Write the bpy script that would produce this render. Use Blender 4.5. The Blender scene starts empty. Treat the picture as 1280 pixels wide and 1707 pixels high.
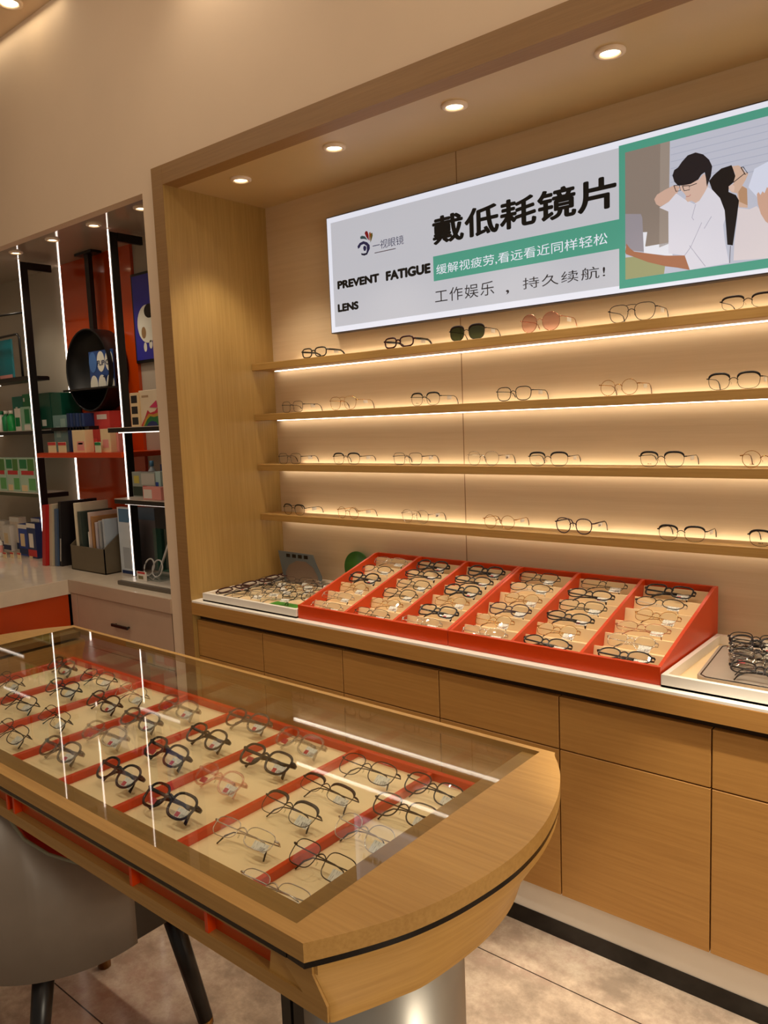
import bpy, bmesh, math, random
from mathutils import Vector, Matrix, Euler
random.seed(7)
SC = bpy.context.scene
COL = SC.collection
PI = math.pi

# ------------------------------------------------------------------ camera
YAW, PITCH, ROLL, FPX, EYE = -0.6988, -0.11638, -0.0393, 1312.0, 1.6
_fw = Vector((math.sin(YAW)*math.cos(PITCH), math.cos(YAW)*math.cos(PITCH), math.sin(PITCH)))
_r0 = Vector((math.cos(YAW), -math.sin(YAW), 0)); _u0 = _r0.cross(_fw)
CR = math.cos(ROLL)*_r0 + math.sin(ROLL)*_u0
CU = -math.sin(ROLL)*_r0 + math.cos(ROLL)*_u0
CF = _fw
cam_d = bpy.data.cameras.new('camera'); cam = bpy.data.objects.new('camera', cam_d); COL.objects.link(cam)
cam_d.sensor_fit = 'HORIZONTAL'; cam_d.sensor_width = 36.0; cam_d.lens = 36.0*FPX/1280.0
cam_d.clip_start = 0.02; cam_d.clip_end = 60
M3 = Matrix((CR, CU, -CF)).transposed()
cam.matrix_world = Matrix.Translation((0, 0, EYE)) @ M3.to_4x4()
SC.camera = cam

# measuring helpers: where a sight line meets an upright plane Y or a level plane Z
def _ray(x, y): return CR*((x-640)/FPX) - CU*((y-853.5)/FPX) + CF
def atY(x, y, Y): d = _ray(x, y); return Vector((0, 0, EYE)) + d*(Y/d.y)
def atZ(x, y, Z): d = _ray(x, y); return Vector((0, 0, EYE)) + d*((Z-EYE)/d.z)

# ------------------------------------------------------------------ world, exposure, lights
SC.view_settings.view_transform = 'Standard'; SC.view_settings.look = 'None'
SC.view_settings.exposure = 0.0; SC.view_settings.gamma = 1.0; SC.view_settings.use_curve_mapping = False
SC.cycles.max_bounces = 8; SC.cycles.diffuse_bounces = 4; SC.cycles.glossy_bounces = 4
SC.cycles.transparent_max_bounces = 24; SC.cycles.transmission_bounces = 4
SC.cycles.sample_clamp_indirect = 4.0; SC.cycles.caustics_reflective = False; SC.cycles.caustics_refractive = False
W = bpy.data.worlds.new('world'); SC.world = W; W.use_nodes = True
W.node_tree.nodes['Background'].inputs[0].default_value = (1.0, 0.87, 0.71, 1)
W.node_tree.nodes['Background'].inputs[1].default_value = 0.20
WARM = (1.0, 0.87, 0.69)

def spot(name, loc, power, angle=90, blend=0.6, aim=None, color=WARM, r=0.03):
    d = bpy.data.lights.new(name, 'SPOT'); d.energy = power; d.color = color
    d.spot_size = math.radians(angle); d.spot_blend = blend; d.shadow_soft_size = r
    o = bpy.data.objects.new(name, d); COL.objects.link(o); o.location = loc
    if aim is not None:
        o.rotation_euler = (Vector(aim)-Vector(loc)).to_track_quat('-Z', 'Y').to_euler()
    return o
def area(name, loc, sx, sy, power, color=WARM, rot=(0, 0, 0)):
    d = bpy.data.lights.new(name, 'AREA'); d.shape = 'RECTANGLE'; d.size = sx; d.size_y = sy
    d.energy = power; d.color = color
    o = bpy.data.objects.new(name, d); COL.objects.link(o); o.location = loc; o.rotation_euler = rot
    return o

NICHE_X = [-2.502, -1.99, -1.47, -0.955, -0.44, 0.075, 0.59]
ALC_X = [-4.69, -4.293, -3.898, -3.504, -3.109]
CEIL_SPOTS = [(-3.667, 1.88), (-2.35, 1.88), (-1.0, 1.88), (0.3, 1.88)]
for x in NICHE_X: spot('niche_spot', (x, 2.172, 2.55), 19, 84, 0.6)
for x in ALC_X: spot('alcove_spot', (x, 2.115, 2.55), 4.5, 110, 0.6)
area('cove_strip_light', (-4.6, 1.945, 3.52), 2.4, .03, 1.7, color=(1, .86, .62))
for x, y in CEIL_SPOTS[1:]: spot('ceiling_spot', (x, y, 3.50), 9, 125, 0.9)
for x, y in ((-2.4, 0.95), (-1.2, 0.95), (-0.1, 1.2)): spot('room_spot', (x, y, 3.45), 36, 62, 0.5, color=(1, .87, .69), aim=(x+.1, y+.25, 0))
area('room_fill_light', (-0.9, -0.9, 3.40), 3.2, 1.6, 15, color=(1, .88, .72))  # soft overhead fill added for the room's ambient light, no fixture
area('bulkhead_fill_light', (-1.2, 0.95, 3.46), 5.2, .25, 13, color=(1, .88, .72), rot=(math.radians(62), 0, 0))  # unseen wash added to brighten the beige bulkhead
area('right_fill_light', (2.9, 0.55, 1.55), 1.4, 1.5, 34, color=(1, .86, .66), rot=(math.radians(90), 0, math.radians(90)))  # unseen fill added from the right for surfaces facing that way
spot('bow_fill_spot', (2.2, 0.20, 1.75), 95, 30, 0.7, color=(1, .86, .66), aim=(-.66, .88, .80), r=.12)  # unseen spot added to brighten the table's curved end
spot('floor_spot', (0.15, 1.30, 3.45), 420, 24, 0.5, color=(1, .88, .72), aim=(-.50, 1.72, 0))
area('room_fill_light', (-3.9, -0.3, 3.40), 1.6, 1.6, 12, color=(1, .88, .72))  # second added overhead fill, towards the left, no fixture

# ------------------------------------------------------------------ materials
MATS = {}
def srgb(r, g, b):
    f = lambda c: (c/12.92 if c <= .04045 else ((c+.055)/1.055)**2.4)
    return (f(r/255), f(g/255), f(b/255), 1)
def newmat(name):
    m = bpy.data.materials.new(name); m.use_nodes = True
    nt = m.node_tree; b = nt.nodes['Principled BSDF']; MATS[name] = m
    return m, nt, b
def _noise(nt, scale, mapscale, detail=4, rough=.6, coord='Object'):
    tc = nt.nodes.new('ShaderNodeTexCoord'); mp = nt.nodes.new('ShaderNodeMapping')
    mp.inputs['Scale'].default_value = mapscale
    n = nt.nodes.new('ShaderNodeTexNoise'); n.inputs['Scale'].default_value = scale
    n.inputs['Detail'].default_value = detail; n.inputs['Roughness'].default_value = rough
    nt.links.new(tc.outputs[coord], mp.inputs[0]); nt.links.new(mp.outputs[0], n.inputs['Vector'])
    return n
def _ramp(nt, fac, stops):
    r = nt.nodes.new('ShaderNodeValToRGB'); e = r.color_ramp.elements
    e[0].position, e[0].color = stops[0]; e[1].position, e[1].color = stops[-1]
    for p, c in stops[1:-1]:
        k = e.new(p); k.color = c
    nt.links.new(fac, r.inputs[0]); return r
def plain(name, rgb, rough=.5, metal=0, spec=.5, var=.06, vscale=6, coat=0):
    m, nt, b = newmat(name); c = srgb(*rgb)
    n = _noise(nt, vscale, (1, 1, 1), 3)
    d = lambda k: tuple(min(1, v*k) for v in c[:3])+(1,)
    r = _ramp(nt, n.outputs['Fac'], [(.3, d(1-var)), (.7, d(1+var))])
    nt.links.new(r.outputs[0], b.inputs['Base Color'])
    b.inputs['Roughness'].default_value = rough; b.inputs['Metallic'].default_value = metal
    b.inputs['Specular IOR Level'].default_value = spec
    b.inputs['Coat Weight'].default_value = coat; b.inputs['Coat Roughness'].default_value = .08
    return m
def wood(name, light, dark, axis='x', rough=.42, scale=1.0):
    m, nt, b = newmat(name)
    sc = {'x': (1.2, 42, 42), 'z': (42, 42, 1.2), 'y': (42, 1.2, 42), 'bow': (1.5, 1.5, 60)}[axis]
    n = _noise(nt, 3.2*scale, sc, 6, .65); n2 = _noise(nt, 1.3, {'x': (.8, 5, 5), 'z': (5, 5, .8), 'y': (5, .8, 5), 'bow': (1, 1, 6)}[axis], 3)
    mix = nt.nodes.new('ShaderNodeMath'); mix.operation = 'MULTIPLY_ADD'; mix.inputs[1].default_value = .65
    mul = nt.nodes.new('ShaderNodeMath'); mul.operation = 'MULTIPLY'; mul.inputs[1].default_value = .35
    nt.links.new(n2.outputs['Fac'], mul.inputs[0]); nt.links.new(n.outputs['Fac'], mix.inputs[0]); nt.links.new(mul.outputs[0], mix.inputs[2])
    r = _ramp(nt, mix.outputs[0], [(.32, srgb(*dark)), (.68, srgb(*light))])
    nt.links.new(r.outputs[0], b.inputs['Base Color'])
    b.inputs['Roughness'].default_value = rough
    bp = nt.nodes.new('ShaderNodeBump'); bp.inputs['Strength'].default_value = .08; bp.inputs['Distance'].default_value = .002
    nt.links.new(n.outputs['Fac'], bp.inputs['Height']); nt.links.new(bp.outputs[0], b.inputs['Normal'])
    return m
def emit(name, rgb, strength, base=None):
    m, nt, b = newmat(name); c = srgb(*rgb)
    b.inputs['Base Color'].default_value = c if base is None else srgb(*base)
    b.inputs['Emission Color'].default_value = c; b.inputs['Emission Strength'].default_value = strength
    b.inputs['Roughness'].default_value = .5
    return m
def clearmat(name, tint=(1, 1, 1), f0=.04, tintfac=0.0, gloss=(1, 1, 1), gain=.96):
    # a thin sheet: lets light straight through, mirrors more at grazing angles
    m, nt, b = newmat(name); nt.nodes.remove(b)
    out = nt.nodes['Material Output']
    tr = nt.nodes.new('ShaderNodeBsdfTransparent'); tr.inputs[0].default_value = (*tint, 1)
    gl = nt.nodes.new('ShaderNodeBsdfGlossy'); gl.inputs['Roughness'].default_value = .02; gl.inputs[0].default_value = (*gloss, 1)
    lw = nt.nodes.new('ShaderNodeLayerWeight'); lw.inputs['Blend'].default_value = .5
    pw = nt.nodes.new('ShaderNodeMath'); pw.operation = 'POWER'; pw.inputs[1].default_value = 5
    ma = nt.nodes.new('ShaderNodeMath'); ma.operation = 'MULTIPLY_ADD'; ma.inputs[1].default_value = gain; ma.inputs[2].default_value = f0
    mx = nt.nodes.new('ShaderNodeMixShader')
    nt.links.new(lw.outputs['Facing'], pw.inputs[0]); nt.links.new(pw.outputs[0], ma.inputs[0])
    nt.links.new(ma.outputs[0], mx.inputs[0]); nt.links.new(tr.outputs[0], mx.inputs[1]); nt.links.new(gl.outputs[0], mx.inputs[2])
    nt.links.new(mx.outputs[0], out.inputs[0])
    return m
def stripes(name, a, b_, scale, axis='x', thr=.5):
    m, nt, b = newmat(name)
    n = _noise(nt, scale, {'x': (1, .05, .05), 'z': (.05, .05, 1), 'a': (1, 1, 1)}[axis], 2)
    r = _ramp(nt, n.outputs['Fac'], [(thr-.02, srgb(*a)), (thr+.02, srgb(*b_))])
    nt.links.new(r.outputs[0], b.inputs['Base Color']); b.inputs['Roughness'].default_value = .5
    return m

OAK = wood('oak_horizontal', (180, 140, 78), (154, 114, 57), 'x')
OAKBOW = wood('oak_bow', (190, 147, 80), (162, 119, 58), 'bow')
OAKV = wood('oak_vertical', (178, 144, 84), (152, 118, 61), 'z')
OAKC = wood('oak_cabinet', (188, 139, 72), (166, 118, 57), 'x', .5)
OAKF = wood('oak_frame', (156, 118, 70), (138, 101, 57), 'x', .5)
OAKB = wood('oak_backwall', (222, 196, 158), (212, 184, 145), 'x', .55, .6)
PAINT = plain('beige_paint', (222, 196, 166), .75, var=.03, vscale=1.5)
PAINTG = plain('greige_paint', (176, 164, 146), .6, var=.03, vscale=2)
SOFFIT = plain('soffit_laminate', (200, 172, 124), .32, var=.04, vscale=2)
ALCCEIL = plain('gloss_ceiling', (170, 154, 136), .07, var=.02, vscale=2)
TAUPE = plain('taupe_laminate', (186, 160, 136), .4, var=.04, vscale=8)
STONE = plain('pale_stone_top', (214, 198, 176), .08, var=.04, vscale=14)
WHITE = plain('white_lacquer', (242, 236, 224), .35, var=.02)
CREAM = plain('cream_board', (242, 214, 166), .6, var=.03, vscale=10)
ORANGE = plain('orange_lacquer', (202, 60, 3), .30, var=.05, vscale=4, coat=0.0)
ORANGE2 = plain('orange_panel', (190, 64, 6), .14, var=.04, vscale=2, coat=.5)
BLACK = plain('black_metal', (20, 16, 15), .35)
BLACKG = plain('black_gloss', (14, 12, 11), .15)
STEEL = plain('brushed_steel', (176, 172, 164), .34, metal=.6, var=.05)
BRASS = plain('brass_metal', (176, 130, 70), .28, metal=1)
CHROME = plain('downlight_rim', (236, 214, 190), .35)
LEATHER = plain('grey_leather', (128, 118, 108), .40, var=.1, vscale=5)
REDUP = plain('red_upholstery', (196, 40, 20), .6, var=.1)
DARKGAP = plain('shadow_gap', (60, 40, 22), .6)
LAMP = emit('lamp_glow', (255, 232, 190), 9)
LED = emit('led_warm', (255, 243, 220), 6.0)
LEDU = emit('led_warm_underside', (255, 244, 226), 7)
LEDW = emit('led_white', (255, 236, 222), 4.2)
LEDS = emit('led_shelf', (255, 240, 224), 2.4)
GLASS = clearmat('table_glass', (.96, .975, .96), .035, gain=.85)
LENS = clearmat('clear_lens', (.97, .98, .97), .03, gloss=(.85, .82, 1), gain=.6)
LENSP = clearmat('pink_lens', (.80, .55, .55), .05)
LENSG = clearmat('dark_green_lens', (.06, .085, .045), .05)
ACRYL = clearmat('clear_acrylic', (.92, .95, .95), .07)
TEALAC = clearmat('teal_acrylic', (.45, .78, .72), .06)
CLEARF = clearmat('clear_plastic_frame', (.80, .78, .74), .14)
PINKF = clearmat('pink_clear_frame', (.93, .76, .72), .12)
GREYF = clearmat('smoke_clear_frame', (.50, .47, .43), .12)

# floor tiles: veined stone with dark joints
m, nt, b = newmat('stone_tiles')
tc = nt.nodes.new('ShaderNodeTexCoord')
n1 = _noise(nt, 2.2, (1, 1.4, 1), 8, .68); n2 = _noise(nt, 9, (1, 1, 1), 8, .75)
r1 = _ramp(nt, n1.outputs['Fac'], [(.30, srgb(164, 144, 124)), (.5, srgb(192, 172, 150)), (.72, srgb(214, 196, 174))])
r2 = _ramp(nt, n2.outputs['Fac'], [(.42, (0, 0, 0, 1)), (.70, (1, 1, 1, 1))])
mx = nt.nodes.new('ShaderNodeMixRGB'); mx.blend_type = 'OVERLAY'; mx.inputs[0].default_value = .28
nt.links.new(r1.outputs[0], mx.inputs[1]); nt.links.new(r2.outputs[0], mx.inputs[2])
sx = nt.nodes.new('ShaderNodeSeparateXYZ'); nt.links.new(tc.outputs['Object'], sx.inputs[0])
def _joint(sock, period, off):
    a = nt.nodes.new('ShaderNodeMath'); a.operation = 'ADD'; a.inputs[1].default_value = -off+period*40
    md = nt.nodes.new('ShaderNodeMath'); md.operation = 'MODULO'; md.inputs[1].default_value = period
    lt = nt.nodes.new('ShaderNodeMath'); lt.operation = 'LESS_THAN'; lt.inputs[1].default_value = .004
    nt.links.new(sock, a.inputs[0]); nt.links.new(a.outputs[0], md.inputs[0]); nt.links.new(md.outputs[0], lt.inputs[0]); return lt
ja = _joint(sx.outputs['Y'], .87, .977); jb = _joint(sx.outputs['X'], 1.74, -1.42)
mxm = nt.nodes.new('ShaderNodeMath'); mxm.operation = 'MAXIMUM'
nt.links.new(ja.outputs[0], mxm.inputs[0]); nt.links.new(jb.outputs[0], mxm.inputs[1])
mj = nt.nodes.new('ShaderNodeMixRGB'); mj.inputs[2].default_value = srgb(58, 46, 38)
nt.links.new(mxm.outputs[0], mj.inputs[0]); nt.links.new(mx.outputs[0], mj.inputs[1])
nt.links.new(mj.outputs[0], b.inputs['Base Color']); b.inputs['Roughness'].default_value = .09
FLOOR = m

def C(name, rgb, rough=.5, **k): return MATS.get(name) or plain(name, rgb, rough, **k)

# ------------------------------------------------------------------ mesh helpers
class MB:
    def __init__(s): s.bm = bmesh.new()
    def box(s, x0, x1, y0, y1, z0, z1, bev=0.0, seg=2):
        t = bmesh.new(); bmesh.ops.create_cube(t, size=1)
        for v in t.verts:
            v.co = Vector(((x0+x1)/2+v.co.x*(x1-x0), (y0+y1)/2+v.co.y*(y1-y0), (z0+z1)/2+v.co.z*(z1-z0)))
        if bev: bmesh.ops.bevel(t, geom=t.edges[:], offset=bev, segments=seg, affect='EDGES', profile=.6)
        return s._merge(t)
    def _merge(s, t, smooth=False):
        me = bpy.data.meshes.new('tmp')
        if smooth:
            for f in t.faces: f.smooth = True
        bmesh.ops.recalc_face_normals(t, faces=t.faces[:])
        t.to_mesh(me); t.free(); s.bm.from_mesh(me); bpy.data.meshes.remove(me); return s
    def prism(s, pts, y0, y1, axis='y', bev=0):
        # polygon pts extruded along an axis: 'y' pts=(x,z); 'x' pts=(y,z); 'z' pts=(x,y)
        t = bmesh.new()
        f = {'y': lambda p, q: (p[0], q, p[1]), 'x': lambda p, q: (q, p[0], p[1]), 'z': lambda p, q: (p[0], p[1], q)}[axis]
        a = [t.verts.new(f(p, y0)) for p in pts]; c = [t.verts.new(f(p, y1)) for p in pts]
        t.faces.new(a); t.faces.new(c[::-1]); n = len(pts)
        for i in range(n): t.faces.new((a[i], c[i], c[(i+1) % n], a[(i+1) % n]))
        if bev: bmesh.ops.bevel(t, geom=t.edges[:], offset=bev, segments=2, affect='EDGES')
        return s._merge(t)
    def loft(s, rings, cap=True, smooth=False, closed=True):
        t = bmesh.new(); R = [[t.verts.new(p) for p in r] for r in rings]
        n = len(rings[0])
        for a, c in zip(R, R[1:]):
            for i in range(n if closed else n-1):
                t.faces.new((a[i], a[(i+1) % n], c[(i+1) % n], c[i]))
        if cap: t.faces.new(R[0][::-1]); t.faces.new(R[-1])
        return s._merge(t, smooth)
    def lathe(s, prof, c=(0, 0, 0), n=24, axis='z', cap=True):
        rings = []
        for r, h in prof:
            ring = []
            for i in range(n):
                a = 2*PI*i/n
                p = {'z': (r*math.cos(a), r*math.sin(a), h), 'y': (r*math.cos(a), h, r*math.sin(a))}[axis]
                ring.append(Vector(p)+Vector(c))
            rings.append(ring)
        return s.loft(rings, cap, True)
    def tube(s, path, r, n=6, closed=False, flat=None):
        P = [Vector(p) for p in path]; m_ = len(P); rings = []
        rr = r if isinstance(r, (list, tuple)) else [r]*m_
        for i in range(m_):
            if closed: d = P[(i+1) % m_]-P[i-1]
            else: d = P[min(i+1, m_-1)]-P[max(i-1, 0)]
            d.normalize()
            ref = Vector((0, 0, 1)) if abs(d.z) < .9 else Vector((0, 1, 0))
            u = d.cross(ref).normalized(); v = u.cross(d)
            ku, kv = flat if flat else (1, 1)
            rings.append([P[i]+u*(math.cos(2*PI*k/n)*rr[i]*ku)+v*(math.sin(2*PI*k/n)*rr[i]*kv) for k in range(n)])
        if closed: rings.append(rings[0]); return s.loft(rings, False, True)
        return s.loft(rings, True, True)
    def poly(s, pts):
        vs = [s.bm.verts.new(p) for p in pts]; s.bm.faces.new(vs); return s
    def mesh(s, name, mat, xf=None):
        if xf is not None: s.bm.transform(xf)
        bmesh.ops.remove_doubles(s.bm, verts=s.bm.verts[:], dist=1e-6)
        me = bpy.data.meshes.new(name); s.bm.to_mesh(me); s.bm.free()
        me.materials.append(mat); return me

def prop(o, label, cat, group=None, kind=None):
    o['label'] = label; o['category'] = cat
    if group: o['group'] = group
    if kind: o['kind'] = kind
    return o
def link(o, parent=None):
    COL.objects.link(o)
    if parent is not None: o.parent = parent
    return o
def thing(name, label, cat, loc, rot=(0, 0, 0), group=None):
    o = bpy.data.objects.new(name, None); o.empty_display_size = .05; o.location = loc; o.rotation_euler = rot
    return prop(link(o), label, cat, group)
def part(name, mb, mat, parent, label=None):
    # mb is in world coordinates when the thing is not turned; shift it to the thing's base
    root = parent
    off = Vector((0, 0, 0)); q = parent
    while q is not None: off += q.location; q = q.parent
    me = mb.mesh(name, mat, Matrix.Translation(-off))
    o = link(bpy.data.objects.new(name, me), parent)
    if label: o['label'] = label
    return o
def soften(o, deg=32):
    for p in o.data.polygons: p.use_smooth = True
    o.data.set_sharp_from_angle(angle=math.radians(deg)); return o
def solo(name, mb, mat, label, cat, group=None, kind=None, loc=None):
    xf = None
    if loc is not None: xf = Matrix.Translation(-Vector(loc))
    o = bpy.data.objects.new(name, mb.mesh(name, mat, xf))
    if loc is not None: o.location = loc
    return prop(link(o), label, cat, group, kind)
def B(*a, **k): return MB().box(*a, **k)
def struct(name, mb, mat, label, cat): return solo(name, mb, mat, label, cat, kind='structure')

# ------------------------------------------------------------------ setting
FX0, FX1 = -2.838, 0.80          # outer edges of the wooden niche frame
IX0, IX1 = -2.765, 0.727         # inner edges
YB = 2.535; YF = 2.0; ZS = 2.575; ZC = 3.535
struct('floor', B(-6.2, 3.0, -3.2, 2.75, -.06, 0), FLOOR, 'grey brown veined stone tile floor with dark joints', 'floor')
struct('ceiling', B(-6.2, 3.0, -3.2, 2.0, ZC, ZC+.08), PAINT, 'high beige main ceiling at the top left corner', 'ceiling')
struct('wall_back', B(FX0, FX1, YB, YB+.06, 0, ZS+.1), OAKB, 'pale wood panel wall at the back of the display niche', 'wall')
struct('wall_front', B(-6.2, 3.0, YF, YF+.05, 2.65, ZC), PAINT, 'plain beige bulkhead wall above the wooden niche frame', 'wall')
mb = B(-6.2, FX0, YF, YF+.05, 2.575, 2.65); struct('trim_1', mb, PAINT, 'beige lower edge of the bulkhead over the left alcove', 'trim')
struct('trim_2', B(-2.925, FX0, YF-.001, YB, 0, 2.576), PAINT, 'beige upright pillar between the alcove and the wooden niche', 'pillar')
struct('trim_3', B(FX0, IX0, YF-.012, YB, 0, 2.65), OAKV, 'wooden left upright panel of the niche frame', 'niche frame')
mb = B(IX0, IX1, YF-.012, YF+.06, ZS, 2.65); mb.box(FX0, IX0, YF-.0125, YF-.0115, 0, 2.65); mb.box(IX1, FX1, YF-.0125, YF-.0115, 0, 2.65)
struct('trim_4', mb, OAKF, 'brown wooden beam across the top of the niche', 'beam')
struct('trim_5', B(IX1, FX1, YF-.012, YB, 0, 2.65), OAKV, 'wooden right upright panel of the niche frame', 'niche frame')
struct('ceiling.001', B(IX0, IX1, YF+.06, YB, ZS, ZS+.05), SOFFIT, 'satin wooden soffit of the niche holding round downlights', 'soffit')
struct('wall_right', B(FX1, 3.0, YF, YF+.06, 0, 2.65), PAINT, 'beige wall to the right of the niche', 'wall')
# fine seams of the back panelling
for i, x in enumerate((-1.715,)):
    struct('trim_%d' % (6+i), B(x-.0015, x+.0015, YB-.0008, YB+.001, .87, ZS), C('seam_line', (140, 104, 68), .6), 'thin upright seam in the panelled back wall', 'seam')
# alcove
struct('wall_alcove', B(-5.7, -2.925, 2.48, 2.53, 0, 2.62), PAINTG, 'greige back wall of the left alcove', 'wall')
struct('wall_left', B(-5.75, -5.7, -3.2, 2.53, 0, ZC), PAINTG, 'greige side wall of the left alcove', 'wall')
struct('ceiling.002', B(-5.7, -2.925, YF+.05, 2.48, ZS, ZS+.05), ALCCEIL, 'glossy lowered ceiling of the left alcove', 'soffit')
solo('wall_panel', B(-4.475, -3.755, 2.462, 2.48, .85, ZS), ORANGE2, 'glossy orange panel on the alcove back wall', 'panel')
t = thing('led_strip', 'white vertical light strip along the left edge of the orange panel', 'light', (-4.5, 2.47, .85))
part('light_bar', B(-4.503, -4.490, 2.466, 2.48, .85, ZS), LEDW, t)

# ------------------------------------------------------------------ downlights
def downlight(x, y, z, label, group, R=.042):
    t = thing('downlight', label, 'light', (x, y, z), group=group)
    part('trim_ring', MB().lathe([(R, 0), (R, -.006), (R*.74, -.010), (R*.62, -.004), (R*.62, 0)], (x, y, z), 28, cap=False), CHROME, t)
    part('lamp', MB().lathe([(.001, -.003), (R*.62, -.003), (R*.62, 0)], (x, y, z), 24, cap=False), LAMP, t)
ordn = ['first', 'second', 'third', 'fourth', 'fifth', 'sixth', 'seventh', 'eighth']
for i, x in enumerate(NICHE_X): downlight(x, 2.172, ZS, '%s round recessed downlight from the left in the niche soffit' % ordn[i], 'niche downlights')
for i, x in enumerate(ALC_X[1:]): downlight(x, 2.115, ZS, '%s small round downlight from the left in the alcove ceiling' % ordn[i], 'alcove downlights', .036)
downlight(-3.667, 1.88, ZC, 'round downlight in the high ceiling at the top left corner', 'main ceiling downlights', .06)

# ------------------------------------------------------------------ wall shelves
SHZ = [1.873, 1.648, 1.421, 1.193]; SHN = ['top', 'second', 'third', 'lowest']
for z, nm in zip(SHZ, SHN):
    t = thing('wall_shelf', 'long oak wall shelf in the niche, %s of the four' % nm, 'shelf', (IX0, 2.46, z-.03), group='oak wall shelves')
    mb = B(IX0, IX1, 2.40, 2.506, z-.03, z, bev=.0015, seg=1); mb.box(IX0, IX1, 2.504, 2.5345, z-.0295, z-.012)
    part('board', mb, OAK, t)
    part('led_profile', B(IX0+.03, IX1-.03, 2.512, 2.521, z-.0325, z-.0295), LEDU, t, 'light strip seen from below')
    part('led_strip', B(IX0+.16, IX1-.03, 2.510, 2.523, z-.012, z-.005), LED, t, 'warm light strip behind the board')

# ------------------------------------------------------------------ wall cabinets and countertop
t = thing('countertop', 'long display countertop with a wooden front lip', 'countertop', (IX0, 2.0, .80))
part('slab', B(IX0, IX1, 1.995, YB, .814, .857), OAK, t)
part('front_lip', B(IX0, IX1, 1.988, 1.996, .806, .857), OAKC, t)
part('white_top', B(IX0, IX1, 1.990, YB, .857, .866, bev=.001, seg=1), WHITE, t)
edges = [IX0, -2.346, -1.914, -1.484, -1.052, -.62, -.188, .244, IX1]
for i in range(8):
    x0, x1 = edges[i]+.0, edges[i+1]
    t = thing('base_cabinet', '%s oak base cabinet from the left under the display countertop' % ordn[i], 'cabinet', (x0, 2.03, .16), group='oak base cabinets')
    part('carcass', B(x0, x1, 2.03, 2.50, .16, .80), DARKGAP, t)
    part('drawer', B(x0+.002, x1-.002, 2.010, 2.030, .621, .779, bev=.0012, seg=1), OAKC, t)
    part('door', B(x0+.002, x1-.002, 2.010, 2.030, .160, .617, bev=.0012, seg=1), OAKC, t)
struct('baseboard_back', B(IX0, IX1, 2.035, 2.07, .055, .162), WHITE, 'white recessed strip below the oak cabinets', 'baseboard')
struct('baseboard_low', B(IX0, IX1, 2.032, 2.075, 0, .055), BLACKG, 'black gloss plinth along the floor below the cabinets', 'baseboard')

# ------------------------------------------------------------------ light box sign
SY = 2.497
def text_mb(body, x0, x1, z0, z1, Y, bold=0.0, sp=1.0, thick=.0006):
    c = bpy.data.curves.new('lettering', 'FONT'); c.body = body; c.offset = min(bold, 0); c.space_character = sp
    o = bpy.data.objects.new('lettering', c); COL.objects.link(o)
    dg = bpy.context.evaluated_depsgraph_get(); me = bpy.data.meshes.new_from_object(o.evaluated_get(dg))
    bpy.data.objects.remove(o); bpy.data.curves.remove(c)
    mb = MB()
    shifts = [(0, 0)]+([(bold*math.cos(PI*k/4), bold*math.sin(PI*k/4)) for k in range(8)] if bold > 0 else [])
    for i, (dx, dy) in enumerate(shifts):
        m2 = me.copy()
        for v in m2.vertices: v.co = (v.co.x+dx, v.co.y+dy, i*.2)
        mb.bm.from_mesh(m2); bpy.data.meshes.remove(m2)
    bpy.data.meshes.remove(me)
    vs = mb.bm.verts
    xs = [v.co.x for v in vs]; ys = [v.co.y for v in vs]
    ax, bx, ay, by = min(xs), max(xs), min(ys), max(ys)
    for v in vs: v.co = (x0+(v.co.x-ax)/(bx-ax)*(x1-x0), Y-v.co.z*.0001, z0+(v.co.y-ay)/(by-ay)*(z1-z0))
    return mb
sx0 = atY(544.6, 363.5, SY).x; sz1 = .5*(atY(544.6, 363.5, SY).z+atY(1280, 170.4, SY).z); sz0 = .5*(atY(554.5, 556, SY).z+atY(1280, 452, SY).z)
sx1 = -.33
sign = thing('lightbox_sign', 'long lit advertising light box sign above the shelves', 'sign', (sx0, YB, sz0))
part('frame', B(sx0-.004, sx1+.004, SY+.001, YB, sz0-.004, sz1+.004), C('sign_edge', (70, 62, 60), .4), sign)
SW = emit('sign_white', (214, 214, 222), .70, (90, 90, 92)); SWE = emit('sign_white_edge', (236, 238, 250), .84, (110, 110, 112))
SGREEN = emit('sign_green', (88, 178, 152), .62, (40, 80, 70)); SBLK = C('sign_black_ink', (8, 8, 10), .6); SGREY = C('sign_grey_ink', (40, 36, 44), .6)
part('face_border', B(sx0, sx1, SY-.001, SY+.001, sz0, sz1), SWE, sign)
part('face', B(sx0+.022, sx1-.02, SY-.0016, SY-.001, sz0+.022, sz1-.022), SW, sign)
def P(x, y): return atY(x, y, SY)
def zr(a, b_): return .5*(a+b_)
# green areas
gx0 = P(1032, 300).x; gz1 = zr(P(1032, 244).z, P(1280, 178).z); gz0 = zr(P(1030, 481).z, P(1280, 448).z)
part('green_panel', B(gx0, sx1-.02, SY-.0022, SY-.0016, gz0, gz1), SGREEN, sign)
bz1 = zr(P(722.7, 426).z, P(1031, 368).z); bz0 = zr(P(722.7, 470).z, P(1031, 414).z); bx0 = P(722.7, 440).x
part('green_band', B(bx0, gx0+.001, SY-.0022, SY-.0016, bz0, bz1), SGREEN, sign)
LT = SY-.0026
def sign_text(body, pl, pr_, mat, bold=0, sp=1, nm='lettering', label=None):
    # pl: lower left pixel, pr_: upper right pixel of the line of writing
    a = P(*pl); c = P(*pr_)
    part(nm, text_mb(body, a.x, c.x, a.z, c.z, LT, bold, sp), mat, sign, label)
sign_text('戴低耗镜片', (722, 410), (1028, 289), SBLK, .028, 1.02, 'headline')
sign_text('缓解视疲劳,看远看近同样轻松', (728, 459), (1013, 387), SWE, 0, 1, 'white_lettering')
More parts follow.
